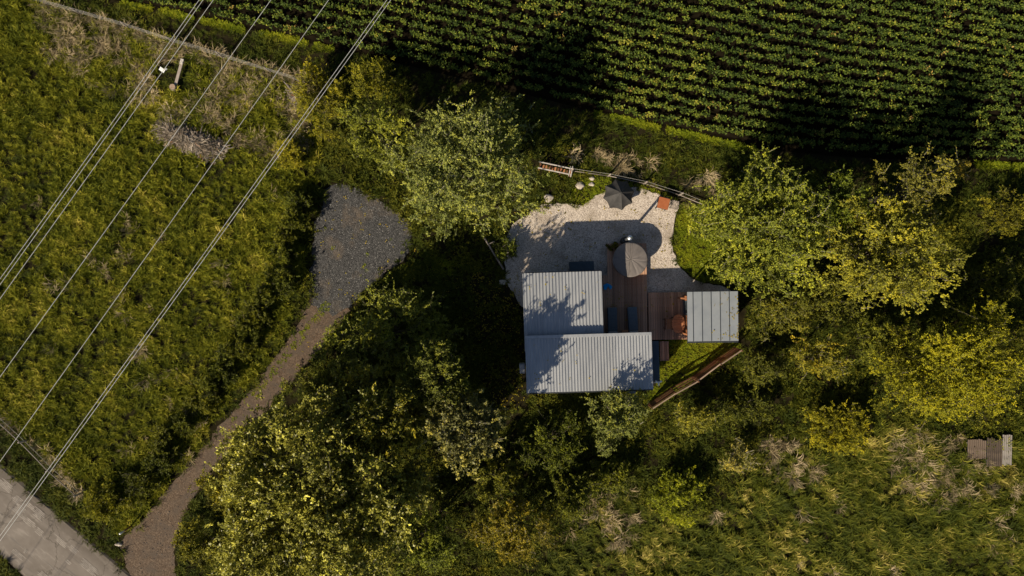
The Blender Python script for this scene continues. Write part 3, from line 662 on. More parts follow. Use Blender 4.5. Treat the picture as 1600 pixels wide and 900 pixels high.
tree('small_tree', 'golden yellow tree with bare twisted branches near the shed', 1268, 558, 1.8, 1.6, 4.0, GOLD, 24, 18, 9, .15, .06, .32, .25, 35, stops=[(0, (.02, .024, .006)), (.4, (.085, .09, .016)), (.75, (.145, .13, .02)), (1, (.22, .17, .03))], bark='bark', twig_mat='bark_pale')
SHR = dict(cat='shrub', foliage_name='foliage', low=.05)
tree('shrub', 'olive brown shrub in the shade right of the shed', 1215, 490, 2.1, 1.7, 2.8, (.07, .078, .022), 26, 22, 10, .13, .055, .3, seed=36, twig_mat='bark_pale', **SHR)
tree('shrub', 'wide low yellow-green bush below the golden tree', 1305, 668, 2.5, 1.5, 1.7, (.105, .11, .014), 34, 26, 11, .14, .05, .28, seed=37, **SHR)
tree('shrub', 'spiky green bush beside the lower end of the wooden fence', 1088, 652, 1.6, 1.3, 2.4, (.10, .11, .032), 20, 20, 10, .16, .04, .34, seed=38, twig_mat='bark_pale', **SHR)
tree('shrub', 'silvery bare-twigged shrub above the field grass', 1148, 715, 1.2, 1.1, 1.9, (.15, .15, .085), 16, 18, 8, .12, .04, .36, seed=39, bark='bark_pale', twig_mat='bark_pale', twig_w=.02, **SHR)
tree('shrub', 'rounded bright green mound of a bush above the field grass', 1062, 775, 2.1, 1.6, 1.5, (.095, .12, .016), 30, 28, 11, .15, .04, .3, seed=40, **SHR)
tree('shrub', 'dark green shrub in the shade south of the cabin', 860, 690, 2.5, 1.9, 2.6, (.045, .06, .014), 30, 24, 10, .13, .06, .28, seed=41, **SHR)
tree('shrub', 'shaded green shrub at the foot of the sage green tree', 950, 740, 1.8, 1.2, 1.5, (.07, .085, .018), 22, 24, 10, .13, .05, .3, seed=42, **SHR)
tree('shrub', 'feathery yellow-olive bush under the pair of power cables', 505, 165, 1.9, 2.3, 2.2, (.105, .11, .018), 36, 26, 11, .15, .04, .28, seed=43, **SHR)
tree('shrub', 'olive feathery bush at the corner of the crop field', 578, 128, 1.9, 1.5, 2.0, (.085, .095, .018), 28, 26, 11, .15, .04, .3, seed=44, **SHR)
tree('shrub', 'yellowish low bush where the paddock meets the parking gravel', 455, 235, 1.0, 1.3, 1.2, (.11, .115, .018), 16, 24, 10, .14, .04, .36, seed=45, **SHR)
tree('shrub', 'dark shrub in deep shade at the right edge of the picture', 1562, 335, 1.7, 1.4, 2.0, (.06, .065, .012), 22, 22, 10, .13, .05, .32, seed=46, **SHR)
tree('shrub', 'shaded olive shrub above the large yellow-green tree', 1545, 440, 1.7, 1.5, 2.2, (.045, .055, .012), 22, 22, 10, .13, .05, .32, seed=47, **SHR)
tree('shrub', 'thin dry shrub at the foot of the twiggy tree', 1490, 265, 1.0, .9, 1.5, (.085, .08, .03), 12, 18, 8, .12, .04, .36, seed=48, twig_mat='bark_pale', **SHR)
tree('shrub', 'small leafy shrub beside the hot tub stove', 957, 384, .42, .40, .7, (.06, .065, .02), 8, 14, 8, .09, .04, .4, seed=49, **SHR)
tree('shrub', 'dark shrub under the timber edging rail of the terrace', 790, 395, .9, 1.0, 1.0, (.035, .05, .012), 12, 20, 10, .11, .05, .36, seed=50, **SHR)
tree('shrub', 'bushy green shrub in the corner between the road and the track', 165, 785, 1.5, 1.3, 1.3, (.085, .095, .016), 22, 26, 10, .15, .045, .32, seed=51, **SHR)
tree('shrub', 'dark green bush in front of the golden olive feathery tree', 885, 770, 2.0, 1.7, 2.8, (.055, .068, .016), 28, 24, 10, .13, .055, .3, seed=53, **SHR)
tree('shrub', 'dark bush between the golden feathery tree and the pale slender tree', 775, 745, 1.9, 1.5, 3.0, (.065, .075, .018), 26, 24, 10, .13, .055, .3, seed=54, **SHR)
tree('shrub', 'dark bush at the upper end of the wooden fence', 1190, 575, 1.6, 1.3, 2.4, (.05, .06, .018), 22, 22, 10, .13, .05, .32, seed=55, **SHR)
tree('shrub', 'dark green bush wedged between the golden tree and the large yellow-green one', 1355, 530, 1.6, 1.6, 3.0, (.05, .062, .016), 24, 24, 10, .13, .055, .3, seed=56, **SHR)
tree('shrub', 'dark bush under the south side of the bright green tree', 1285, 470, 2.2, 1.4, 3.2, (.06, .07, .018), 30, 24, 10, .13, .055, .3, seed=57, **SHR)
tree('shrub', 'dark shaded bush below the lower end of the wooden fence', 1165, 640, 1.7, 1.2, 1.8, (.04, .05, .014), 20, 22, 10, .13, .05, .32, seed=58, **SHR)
tree('shrub', 'yellow-green bush on the track side of the huge crown', 352, 762, 1.7, 1.6, 2.6, (.085, .09, .02), 28, 26, 10, .14, .06, .3, seed=59, **SHR)
tree('shrub', 'leafy yellow-green bush at the bottom edge beside the track mouth', 318, 848, 1.7, 1.7, 2.8, (.08, .088, .022), 28, 26, 10, .14, .06, .3, seed=60, **SHR)
tree('shrub', 'small dark bush where the track leaves the parking gravel', 500, 600, 1.9, 1.5, 2.6, (.06, .07, .02), 28, 26, 10, .14, .06, .3, seed=61, **SHR)
HEDGE = []
for i in range(17):
    u = i / 16; hx = np.interp(u, [0, .16, .36, .6, .82, 1], [472, 456, 432, 372, 300, 228]); hy = np.interp(u, [0, .16, .36, .6, .82, 1], [322, 385, 462, 560, 662, 755])
    HEDGE.append((hx - 7 + R.uniform(-7, 7), hy + R.uniform(-5, 5), R.uniform(.75, 1.15), R.uniform(1.1, 1.9) * (1 - .3 * u)))
for i, (hx, hy, hr, hh) in enumerate(HEDGE):
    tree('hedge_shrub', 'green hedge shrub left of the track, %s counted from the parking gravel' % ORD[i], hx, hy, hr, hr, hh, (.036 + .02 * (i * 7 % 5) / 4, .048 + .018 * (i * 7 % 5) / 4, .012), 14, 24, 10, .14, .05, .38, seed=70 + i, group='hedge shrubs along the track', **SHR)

# ------------------------------------------------------------------ cabin
CR = math.radians(1.7)
def local(root, v):
    return root.matrix_basis.inverted() @ v

def corr_mesh(name, W, L, pitch, depth, thick=.004):
    """corrugated sheet: ribs run along y, trapezoid profile across x"""
    bm = bmesh.new(); xs = []
    n = max(1, round(W / pitch)); p = W / n
    for i in range(n):
        x0 = -W / 2 + i * p
        xs += [(x0, 0), (x0 + p * .50, 0), (x0 + p * .60, depth), (x0 + p * .90, depth)]
    xs.append((W / 2, 0))
    a = [bm.verts.new((x, -L / 2, z)) for x, z in xs]; b = [bm.verts.new((x, L / 2, z)) for x, z in xs]
    for i in range(len(xs) - 1): bm.faces.new((a[i], a[i + 1], b[i + 1], b[i]))
    return mesh_from_bm(name, bm)

cb = P(905, 530, 0)
cabin = empty('cabin', (cb.x, cb.y, 0), CR, 'small cabin with two corrugated grey metal roofs beside a wooden deck', 'cabin')
def lc(px, py, z):
    v = P(px, py, z) - Vector((cb.x, cb.y, 0)); return Matrix.Rotation(-CR, 3, 'Z') @ v
def roof_part(px0, py0, px1, py1, z, sheets, rows, tilt, nm):
    """roof deck with fascia and its sheets; pixel corners given at roof height"""
    A = lc(px0, py0, z); B = lc(px1, py1, z)
    W = abs(B.x - A.x); L = abs(B.y - A.y); c = (A + B) / 2
    rot = Matrix.Rotation(tilt, 3, 'X')
    deck = box('roof', (0, 0, -.09), (W - .06, L - .06, .14), M['trim'], cabin, .0)
    deck.location = (c.x, c.y, z); deck.rotation_euler = (tilt, 0, 0)
    w = W / sheets; l = L / rows
    me = corr_mesh('roof_sheet', w + .0, l + (.06 if rows > 1 else 0), .165, .035)
    me.materials.append(M['roof'])
    for i in range(sheets):
        for j in range(rows):
            s = link('roof_sheet', me, None, deck)
            s.location = (-W / 2 + w * (i + .5), -L / 2 + l * (j + .5), -.012 + j * .008); s.rotation_euler = (0 if rows == 1 else -.002, 0, 0)
    for sx in (-1, 1):
        box('barge_flashing', (sx * (W / 2 + .003), 0, -.055), (.035, L + .03, .16), M['roof'], deck, .004)
    return deck, c, W, L
low_deck, c1, W1, L1 = roof_part(817, 428, 943, 545, 2.58, 4, 2, math.radians(-1.0), 'upper')
hi_deck, c2, W2, L2 = roof_part(821, 525, 1020, 608, 2.95, 7, 1, math.radians(-1.0), 'lower')
box('ridge_flashing', (0, L2 / 2 - .07, .045), (W2 + .03, .16, .02), M['roof'], hi_deck, .004)
box('gutter', (0, L1 / 2 + .035, -.07), (W1 + .02, .07, .10), M['trim'], low_deck, .01)
box('gutter', (0, -L2 / 2 - .035, -.07), (W2 + .02, .07, .10), M['trim'], hi_deck, .01)
# walls of both volumes, clad in horizontal boards
def clad(cx, cy, W, L, h, mat):
    for ax, sgn in (('x', -1), ('x', 1), ('y', -1), ('y', 1)):
        nb = int(h / .18)
        size = (W, .05, h) if ax == 'y' else (.05, L - .1, h)
        pos = (cx, cy + sgn * (L / 2 - .025), h / 2) if ax == 'y' else (cx + sgn * (W / 2 - .025), cy, h / 2)
        wall = box('wall', pos, size, mat, cabin, 0)
        bw = h / nb
        bm = box_me('cladding_board', (0, 0, 0), (W + .02, .022, bw - .012) if ax == 'y' else (.022, L - .12, bw - .012), .003)
        bm.materials.append(mat)
        for i in range(nb):
            b = link('cladding_board', bm, None, wall)
            b.location = (pos[0] + (0 if ax == 'y' else sgn * .037), pos[1] + (sgn * .037 if ax == 'y' else 0), bw * (i + .5))
clad(c1.x + .02, c1.y - .1, W1 - .34, L1 - .4, 2.40, M['navy_wall'])
clad(c2.x, c2.y, W2 - .34, L2 - .34, 2.78, M['navy_wall'])
def window(x, y, z, w, h, face):
    t = .05
    f = empty('window', (x, y, z), {'e': math.pi / 2, 'n': 0, 's': 0, 'w': math.pi / 2}[face]); f.parent = cabin
    for sx in (-1, 1): box('frame', (sx * w / 2, 0, 0), (.06, .06, h + .06), M['trim'], f, .005)
    for sz in (-1, 1): box('frame', (0, 0, sz * h / 2), (w - .06, .06, .06), M['trim'], f, .005)
    box('pane', (0, 0, 0), (w - .062, .012, h - .062), M['glass'], f, 0)
xe = c1.x + .02 + (W1 - .34) / 2 + .055; ys = c2.y - (L2 - .34) / 2 - .055; xe2 = c2.x + (W2 - .34) / 2 + .055; yn = c1.y - .1 + (L1 - .4) / 2 + .055
window(xe, c1.y + .3, 1.25, 1.5, 1.9, 'e'); window(c2.x - 1.2, ys, 1.5, 1.2, .9, 's'); window(c2.x + 1.4, ys, 1.5, 1.2, .9, 's'); window(c1.x - .6, yn, 1.6, .9, .7, 'n')
dv = empty('door', (xe2, c2.y + .6, 1.05), math.pi / 2); dv.parent = cabin
box('door_leaf', (0, 0, 0), (.85, .05, 2.0), M['cedar'], dv, .005); box('handle', (.33, -.05, 0), (.03, .06, .14), M['steel'], dv, .005)
# blue-grey canopy over the east door
A = lc(1018, 533, 2.35); B = lc(1031, 596, 2.35)
can = box('door_canopy', ((A.x + B.x) / 2 - .05, (A.y + B.y) / 2, 2.35), (abs(B.x - A.x) + .1, abs(A.y - B.y), .05), M['navy_wall'], cabin, .008)
# grey service box and bracket on the west wall
A = lc(816, 575, 1.5)
sb = box('service_box', (A.x, A.y, 1.5), (.30, .52, .62), M['grey_box'], cabin, .03)
tube('pipe', [(A.x - .12, A.y - .36, 1.05), (A.x - .12, A.y - .30, 1.15), (A.x - .12, A.y - .14, 1.17), (A.x - .12, A.y - .14, 1.25)], .025, M['trim'], cabin)
# small vent hood on the south eaves
A = lc(988, 611, 2.2); box('vent_hood', (A.x, A.y, 2.2), (.34, .26, .12), M['grey_box'], cabin, .02)
# twin-headed white floodlight at the south-east corner
fl = P(1029, 598, 2.6); f0 = lc(1029, 598, 2.6)
fld = tube('floodlight_arm', [(f0.x - .42, f0.y, 2.5), (f0.x, f0.y, 2.55)], .022, M['white'], cabin)
for sx in (-1, 1):
    bm = bmesh.new(); bm_tube(bm, [(f0.x, f0.y, 2.56), (f0.x + sx * .09, f0.y + .04, 2.58), (f0.x + sx * .17, f0.y + .09, 2.58)], [.025, .05, .065], 8)
    link('lamp_head', mesh_from_bm('lamp_head', bm, True), M['white'], cabin)
bm = bmesh.new(); bm_tube(bm, [(f0.x, f0.y + .06, 2.56), (f0.x, f0.y - .03, 2.6), (f0.x, f0.y - .15, 2.56)], [.03, .05, .045], 8)
link('motion_sensor', mesh_from_bm('motion_sensor', bm, True), M['white'], cabin)

# storage box by the north wall
sbx = P(907, 416, 0)
t = empty('storage_box', (sbx.x, sbx.y - .05, .016), CR, 'dark slate-blue storage box against the north wall of the cabin', 'storage box')
box('body', (0, 0, .30), (1.30, .52, .60), M['navy_wall'], t, .012); box('lid', (0, 0, .635), (1.38, .60, .06), M['navy_wall'], t, .015); box('handle', (0, .31, .56), (.2, .03, .04), M['trim'], t, .005)

# ------------------------------------------------------------------ deck
def deck(name, label, x0, y0, x1, y1, h, pw=.118, gap=.013, extra=None):
    A = P(x0, y1, h); B = P(x1, y0, h)
    root = empty(name, (A.x, A.y, 0), math.radians(.6), label, 'deck')
    W = B.x - A.x; L = B.y - A.y
    n = round(W / (pw + gap)); st = W / n
    me = box_me('plank', (0, 0, 0), (st - gap, L, .028), .003); me.materials.append(M['deck'])
    me2 = None
    for i in range(n):
        xx = st * (i + .5)
        if extra and xx > extra[0]:
            if me2 is None:
                me2 = box_me('plank', (0, extra[1] / 2, 0), (st - gap, L + extra[1], .028), .003); me2.materials.append(M['deck'])
            o = link('plank', me2, None, root)
        else: o = link('plank', me, None, root)
        o.location = (xx, L / 2, h - .014 + R.uniform(-.0015, .0015))
    for i in range(4):
        box('joist', (W / 2, L * (i + .5) / 4, h - .028 - .06), (W - .05, .05, .118), M['fence_wood'], root, 0)
    for sx in (.03, W - .03): box('skirt_board', (sx, L / 2, (h - .03) / 2), (.025, L - .02, h - .04), M['fence_wood'], root, .002)
    return root, W, L
d1, dW, dL = deck('deck', 'dark brown plank deck between the cabin and the gravel terrace', 943, 430, 1012, 545, .30, extra=(.27, 1.78))
d2, _, _ = deck('deck', 'lower plank deck in front of the grey shed', 1013.5, 457, 1078, 531, .24)
st_ = P(1038, 548, .2)
t = empty('wooden_step', (st_.x, st_.y, 0), CR, 'small brown wooden step below the lower deck', 'step')
for i in range(4):
    box('plank', (-.19 + i * .127, 0, .20), (.118, 1.06, .03), M['deck'], t, .003)
box('edge_board', (0, -.55, .13), (.52, .03, .22), M['pale_wood'], t, .003); box('support', (0, .3, .09), (.46, .06, .18), M['fence_wood'], t, .003)

# ------------------------------------------------------------------ hot tub with stove
tb = P(985.5, 405.5, 1.1); TR = .965
tub = empty('hot_tub', (tb.x, tb.y, .30), 0, 'round hot tub under a folding grey-brown padded cover', 'hot tub')
ns = 30; bmw = box_me('stave', (0, 0, 0), (2 * math.pi * (TR - .10) / ns - .006, .045, .70), .004); bmw.materials.append(M['cedar'])
for i in range(ns):
    a = 2 * math.pi * i / ns; o = link('stave', bmw, None, tub); o.location = ((TR - .10) * math.cos(a), (TR - .10) * math.sin(a), .35); o.rotation_euler = (0, 0, a + math.pi / 2)
for z in (.15, .55):
    tube('hoop', [((TR - .07) * math.cos(2 * math.pi * i / 40), (TR - .07) * math.sin(2 * math.pi * i / 40), z) for i in range(41)], .012, M['steel'], tub, 5)
def cover_half(sg):
    bm = bmesh.new(); nr, na = 12, 56
    a0 = math.radians(86) + (0 if sg < 0 else math.pi)
    def hz(r_, a):
        z = .80 - .07 * (r_ / TR) ** 2.2
        fold = abs(r_ * math.sin(a - a0)); z -= .022 * math.exp(-(fold / .035) ** 2)
        for k, (wa, dp) in enumerate(((.42, .020), (.80, .012), (1.22, .016), (1.62, .022), (2.05, .014), (2.45, .02), (2.8, .012))):
            z -= dp * math.exp(-((a - a0 - wa - .12 * math.sin(r_ * 3 + k)) / .055) ** 2) * min(1, r_ * 1.4)
        z += .006 * math.sin(a * 9 + r_ * 4)
        return z
    rings = []
    for i in range(nr + 1):
        r_ = .0 + TR * i / nr
        rings.append([bm.verts.new((r_ * math.cos(a0 + math.pi * k / na), r_ * math.sin(a0 + math.pi * k / na), hz(r_, a0 + math.pi * k / na))) for k in range(na + 1)])
    rings.append([bm.verts.new((TR * 1.005 * math.cos(a0 + math.pi * k / na), TR * 1.005 * math.sin(a0 + math.pi * k / na), .66)) for k in range(na + 1)])
    rings.append([bm.verts.new((TR * .9 * math.cos(a0 + math.pi * k / na), TR * .9 * math.sin(a0 + math.pi * k / na), .655)) for k in range(na + 1)])
    for i in range(len(rings) - 1):
        for k in range(na): bm.faces.new((rings[i][k], rings[i + 1][k], rings[i + 1][k + 1], rings[i][k + 1]))
    bmesh.ops.remove_doubles(bm, verts=bm.verts, dist=1e-4); bmesh.ops.recalc_face_normals(bm, faces=bm.faces)
    return mesh_from_bm('cover_half', bm, True)
cm = [link('cover_half', cover_half(s_), M['cover'], tub) for s_ in (-1, 1)]
tube('cover_piping', [(.03 * math.cos(0) + math.cos(math.radians(86)) * u * TR, math.sin(math.radians(86)) * u * TR, .80 - .07 * abs(u) ** 2.2 + .002) for u in np.linspace(-1, 1, 15)], .010, M['cover'], tub, 5)
sv = P(976, 375, .5)
stove = empty('tub_stove', (sv.x, sv.y, .02), 0, 'steel stove with a silver chimney behind the hot tub', 'stove')
bm = bmesh.new(); bm_tube(bm, [(0, -.02, 0), (0, -.02, .05), (0, -.02, .75), (0, -.02, .80)], [.17, .20, .20, .16], 18); link('fire_box', mesh_from_bm('fire_box', bm), M['trim'], stove)
tube('chimney_pipe', [(0, 0, .78), (0, 0, 2.15)], .075, M['steel'], stove, 14)
bm = bmesh.new(); bm_tube(bm, [(0, 0, 2.2), (0, 0, 2.24), (0, 0, 2.30)], [.13, .13, .02], 14); link('chimney_cap', mesh_from_bm('chimney_cap', bm), M['steel'], stove)
tube('cap_strut', [(.06, 0, 2.14), (.06, 0, 2.21)], .008, M['steel'], stove, 5); tube('cap_strut', [(-.06, 0, 2.14), (-.06, 0, 2.21)], .008, M['steel'], stove, 5)

# ------------------------------------------------------------------ deck furniture
def lounger(label, px, py, rz):
    b = P(px, py, .6)
    t = empty('sun_lounger', (b.x, b.y, .30), rz, label, 'sun lounger', 'sun loungers on the deck')
    box('frame', (-.25, -.10, .24), (.04, 1.95, .05), M['trim'], t); box('frame', (.25, -.10, .24), (.04, 1.95, .05), M['trim'], t)
    for sx in (-1, 1):
        for yy in (-.95, .75): box('leg', (sx * .25, yy, .11), (.045, .045, .22), M['trim'], t)
    for k in range(7): box('slat', (0, .78 - k * .22, .275), (.54, .10, .02), M['trim'], t, .003)
    box('seat_cushion', (0, .22, .335), (.53, 1.32, .09), M['cushion'], t, .03)
    r_ = Matrix.Rotation(math.radians(-28), 3, 'X')
    box('backrest_cushion', (0, -.73, .47), (.52, .64, .08), M['cushion_lit'], t, .03, r_)
    box('backrest_frame', (0, -.74, .415), (.50, .62, .03), M['trim'], t, .005, r_)
lounger('slate-blue sun lounger nearest the cabin wall', 957, 505, math.radians(1.5))
lounger('slate-blue sun lounger on the outer side of the deck', 989, 504, math.radians(3.5))
b = P(976.5, 521, .7); t = empty('side_table', (b.x, b.y, .30), CR, 'small wooden side table between the two sun loungers', 'side table')
for k in range(3): box('top_slat', (0, -.13 + k * .13, .40), (.34, .12, .03), M['cedar'], t, .004)
for sx in (-1, 1):
    for sy in (-1, 1): box('leg', (sx * .14, sy * .15, .19), (.04, .04, .39), M['cedar'], t, .003)
# blue folded towel
b = P(950, 448.5, .33); bm = bmesh.new()
def slab(bm, pts, z0, z1):
    lo_ = [bm.verts.new((x, y, z0)) for x, y in pts]; hi_ = [bm.verts.new((x, y, z1 + .015 * math.sin(x * 23 + y * 17))) for x, y in pts]
    n = len(pts); bm.faces.new(lo_[::-1]); bm.faces.new(hi_)
    for i in range(n): bm.faces.new((lo_[i], lo_[(i + 1) % n], hi_[(i + 1) % n], hi_[i]))
slab(bm, [(-.26, .10), (-.06, .22), (.02, .19), (.0, .02), (-.06, -.06), (-.10, -.16), (-.24, -.14)], .0, .09)
slab(bm, [(.0, .18), (.12, .14), (.24, .02), (.16, -.14), (.06, -.06), (.02, .02)], .0, .06)
bmesh.ops.recalc_face_normals(bm, faces=bm.faces)
tag(link('blue_towel', mesh_from_bm('blue_towel', bm), M['blue'], None, (b.x, b.y, .302)), 'bright blue folded towel lying on the deck by the cabin wall', 'towel')
# round table and chair
b = P(1060, 506, .95); t = empty('garden_table', (b.x, b.y, .24), 0, 'oval slatted wooden table in front of the shed', 'table')
na = 7
for k in range(na):
    y0 = -.52 + k * 1.04 / na; ym = y0 + .52 / na; hw = .36 * math.sqrt(max(.05, 1 - (ym / .53) ** 2))
    hw0 = .37 * math.sqrt(max(.02, 1 - (y0 / .53) ** 2)); hw1 = .37 * math.sqrt(max(.02, 1 - ((y0 + 1.04 / na) / .53) ** 2))
    bm = bmesh.new(); slab(bm, [(-hw0, y0 + .006), (hw0, y0 + .006), (hw, ym), (hw1, y0 + 1.04 / na - .006), (-hw1, y0 + 1.04 / na - .006), (-hw, ym)], .70, .73)
    bmesh.ops.recalc_face_normals(bm, faces=bm.faces); link('top_slat', mesh_from_bm('top_slat', bm), M['cedar'], t)
for sy in (-1, 1): box('batten', (0, sy * .3, .675), (.5, .06, .04), M['fence_wood'], t, .003)
for sx in (-1, 1):
    for sy in (-1, 1): box('leg', (sx * .2, sy * .33, .33), (.05, .05, .66), M['fence_wood'], t, .004)
b = P(1042, 506, .6); t = empty('garden_chair', (b.x, b.y, .24), 0, 'slatted wooden garden chair left of the oval table', 'chair')
for k in range(3): box('seat_slat', (.03 + k * .11, 0, .43), (.10, .56, .025), M['cedar'], t, .003)
for k in range(3): box('back_slat', (-.12 - k * .045, 0, .55 + k * .15), (.03, .58, .11), M['fence_wood'], t, .003, Matrix.Rotation(math.radians(-17), 3, 'Y'))
for sy in (-1, 1):
    box('leg', (.26, sy * .25, .21), (.045, .045, .42), M['fence_wood'], t, .003); box('leg', (-.10, sy * .25, .21), (.045, .045, .42), M['fence_wood'], t, .003)
    box('back_post', (-.17, sy * .31, .62), (.04, .03, .55), M['fence_wood'], t, .003, Matrix.Rotation(math.radians(-17), 3, 'Y'))
box('seat_rail', (.08, 0, .39), (.42, .04, .05), M['fence_wood'], t, .003)

# ------------------------------------------------------------------ shed
SZ = 2.45
A = P(1074, 533, SZ); B = P(1153.5, 455.5, SZ); sc0 = (A + B) / 2
shed = empty('shed', (sc0.x, sc0.y, 0), math.radians(.8), 'small cedar shed with a grey standing-seam metal roof', 'shed')
SW = B.x - A.x; SL = B.y - A.y
rf = box('roof', (0, 0, SZ - .09), (SW - .05, SL - .05, .16), M['trim'], shed, 0)
npn = 6; pw = (SW - .24) / 5.3
xs = [-SW / 2, -SW / 2 + .30] + [-SW / 2 + .30 + (SW - .30) * k / 5 for k in range(1, 6)]
for i in range(6):
    box('roof_panel', ((xs[i] + xs[i + 1]) / 2, 0, SZ + .002), (xs[i + 1] - xs[i] - .012, SL, .02), M['roof2'], rf, .003)
for i in range(1, 6):
    box('standing_seam', (xs[i], 0, SZ + .012), (.022, SL - .01, .06), M['trim'], rf, .004)
box('gutter', (0, -SL / 2 - .045, SZ - .07), (SW + .02, .09, .09), M['trim'], rf, .015)
ww, wl_ = SW - .50, SL - .46
for nm_, pos, size in (('wall', (.12, -wl_ / 2, 1.18), (ww, .06, 2.36)), ('wall', (.12, wl_ / 2, 1.18), (ww, .06, 2.36)), ('wall', (.12 + ww / 2, 0, 1.18), (.06, wl_ - .06, 2.36))):
    wb = box(nm_, pos, size, M['cedar'], shed, 0)
    horiz = size[0] > size[1]; nb = int(max(size[:2]) / .14); bw = max(size[:2]) / nb
    bm = box_me('board', (0, 0, 0), (bw - .012, .02, 2.36) if horiz else (.02, bw - .012, 2.36), .003); bm.materials.append(M['cedar'])
    for i in range(nb):
        o = link('board', bm, None, wb); q = -max(size[:2]) / 2 + bw * (i + .5); s_ = 1 if (pos[1] > 0 if horiz else pos[0] > 0) else -1
        o.location = (pos[0] + q, pos[1] + s_ * .041, 1.18) if horiz else (pos[0] + s_ * .041, pos[1] + q, 1.18)
xw = .12 - ww / 2
for yy, l_ in ((wl_ / 2 - .13, .26), (-wl_ / 2 + .55, 1.10)): 
    wb = box('wall', (xw, yy, 1.18), (.06, l_, 2.36), M['cedar'], shed, 0)
    nb = max(2, int(l_ / .14)); bw = l_ / nb; bm = box_me('board', (0, 0, 0), (.02, bw - .012, 2.36), .003); bm.materials.append(M['cedar'])
    for i in range(nb):
        o = link('board', bm, None, wb); o.location = (xw - .041, yy - l_ / 2 + bw * (i + .5), 1.18)
yg0, yg1 = -wl_ / 2 + 1.10, wl_ / 2 - .26
dr = box('door', (xw, (yg0 + yg1) / 2, 1.12), (.05, yg1 - yg0 - .02, 2.2), M['navy_wall'], shed, .004)
box('pane', (xw - .028, (yg0 + yg1) / 2, 1.35), (.012, yg1 - yg0 - .22, 1.3), M['glass'], dr, 0); box('handle', (xw - .05, yg0 + .1, 1.05), (.05, .03, .16), M['steel'], dr, .004)
for yy in (yg1 + .13, -wl_ / 2 + .12): box('porch_post', (-SW / 2 + .06, yy, 1.14), (.09, .09, 2.28), M['cedar'], shed, .006)

# ------------------------------------------------------------------ terrace things
b = P(968, 303, .8); par = empty('parasol', (b.x, b.y, .016), math.radians(12), 'black eight-sided parasol pulled low over the pale gravel', 'parasol')
PRr, PZ0, PZ1 = .90, .55, 1.36
for k in range(8):
    a0, a1 = 2 * math.pi * k / 8, 2 * math.pi * (k + 1) / 8; bm = bmesh.new(); nr = 6; rows = []
    for i in range(nr + 1):
        u = i / nr; row = []
        for j in range(5):
            v = j / 4; sag = 1 - .10 * math.sin(math.pi * v) * u; a = a0 + (a1 - a0) * v
            rad = PRr * u * (math.cos(math.pi / 8) / math.cos(a - (a0 + a1) / 2)) * sag
            row.append(bm.verts.new((rad * math.cos(a), rad * math.sin(a), PZ1 - (PZ1 - PZ0) * (u ** 1.1) - .03 * math.sin(math.pi * v) * u)))
        rows.append(row)
    rows.append([bm.verts.new((v.co.x * 1.0, v.co.y * 1.0, v.co.z - .10)) for v in rows[-1]])
    for i in range(len(rows) - 1):
        for j in range(4): bm.faces.new((rows[i][j], rows[i + 1][j], rows[i + 1][j + 1], rows[i][j + 1]))
    bmesh.ops.remove_doubles(bm, verts=bm.verts, dist=1e-4)
    link('canopy_panel', mesh_from_bm('canopy_panel', bm, True), M['black_fabric'], par)
    tube('rib', [(0, 0, PZ1 + .004), (PRr * .5 * math.cos(a0), PRr * .5 * math.sin(a0), PZ1 - (PZ1 - PZ0) * .5 ** 1.1 + .006), (PRr * math.cos(a0), PRr * math.sin(a0), PZ0 + .004)], .008, M['black_fabric'], par, 5)
tube('pole', [(0, 0, .05), (0, 0, PZ1 + .08)], .022, M['trim'], par); bm = bmesh.new(); bm_tube(bm, [(0, 0, 0), (0, 0, .06), (0, 0, .08)], [.28, .28, .1], 20); link('base', mesh_from_bm('base', bm), M['trim'], par)

b = P(1037, 317.5, .72); t = empty('fire_table', (b.x, b.y, .016), math.radians(-14), 'square rust-orange table on the pale gravel by the fence', 'table')
box('top', (0, 0, .70), (.62, .62, .03), M['rust'], t, .01)
for sx in (-1, 1):
    for sy in (-1, 1): box('leg', (sx * .27, sy * .27, .34), (.04, .04, .68), M['trim'], t, .003)
box('rim', (0, .285, .665), (.58, .02, .04), M['rust'], t, .003); box('rim', (0, -.285, .665), (.58, .02, .04), M['rust'], t, .003); box('shelf', (0, 0, .22), (.5, .5, .02), M['trim'], t, .003)
tube('side_handle', [(-.33, -.22, .66), (-.40, -.20, .66), (-.40, .20, .66), (-.33, .22, .66)], .014, M['steel'], t, 6)
b = P(1054, 320, .45); t = empty('slatted_stool', (b.x, b.y, .016), math.radians(-14), 'grey slatted wooden stool right of the rust-orange table', 'stool')
for k in range(4): box('slat', (-.17 + k * .115, 0, .42), (.075, .50, .025), M['grey_wood'], t, .003)
for sx in (-1, 1):
    for sy in (-1, 1): box('leg', (sx * .17, sy * .2, .20), (.04, .04, .40), M['grey_wood'], t, .003)
for sy in (-1, 1): box('rail', (0, sy * .2, .385), (.40, .035, .045), M['grey_wood'], t, .003)

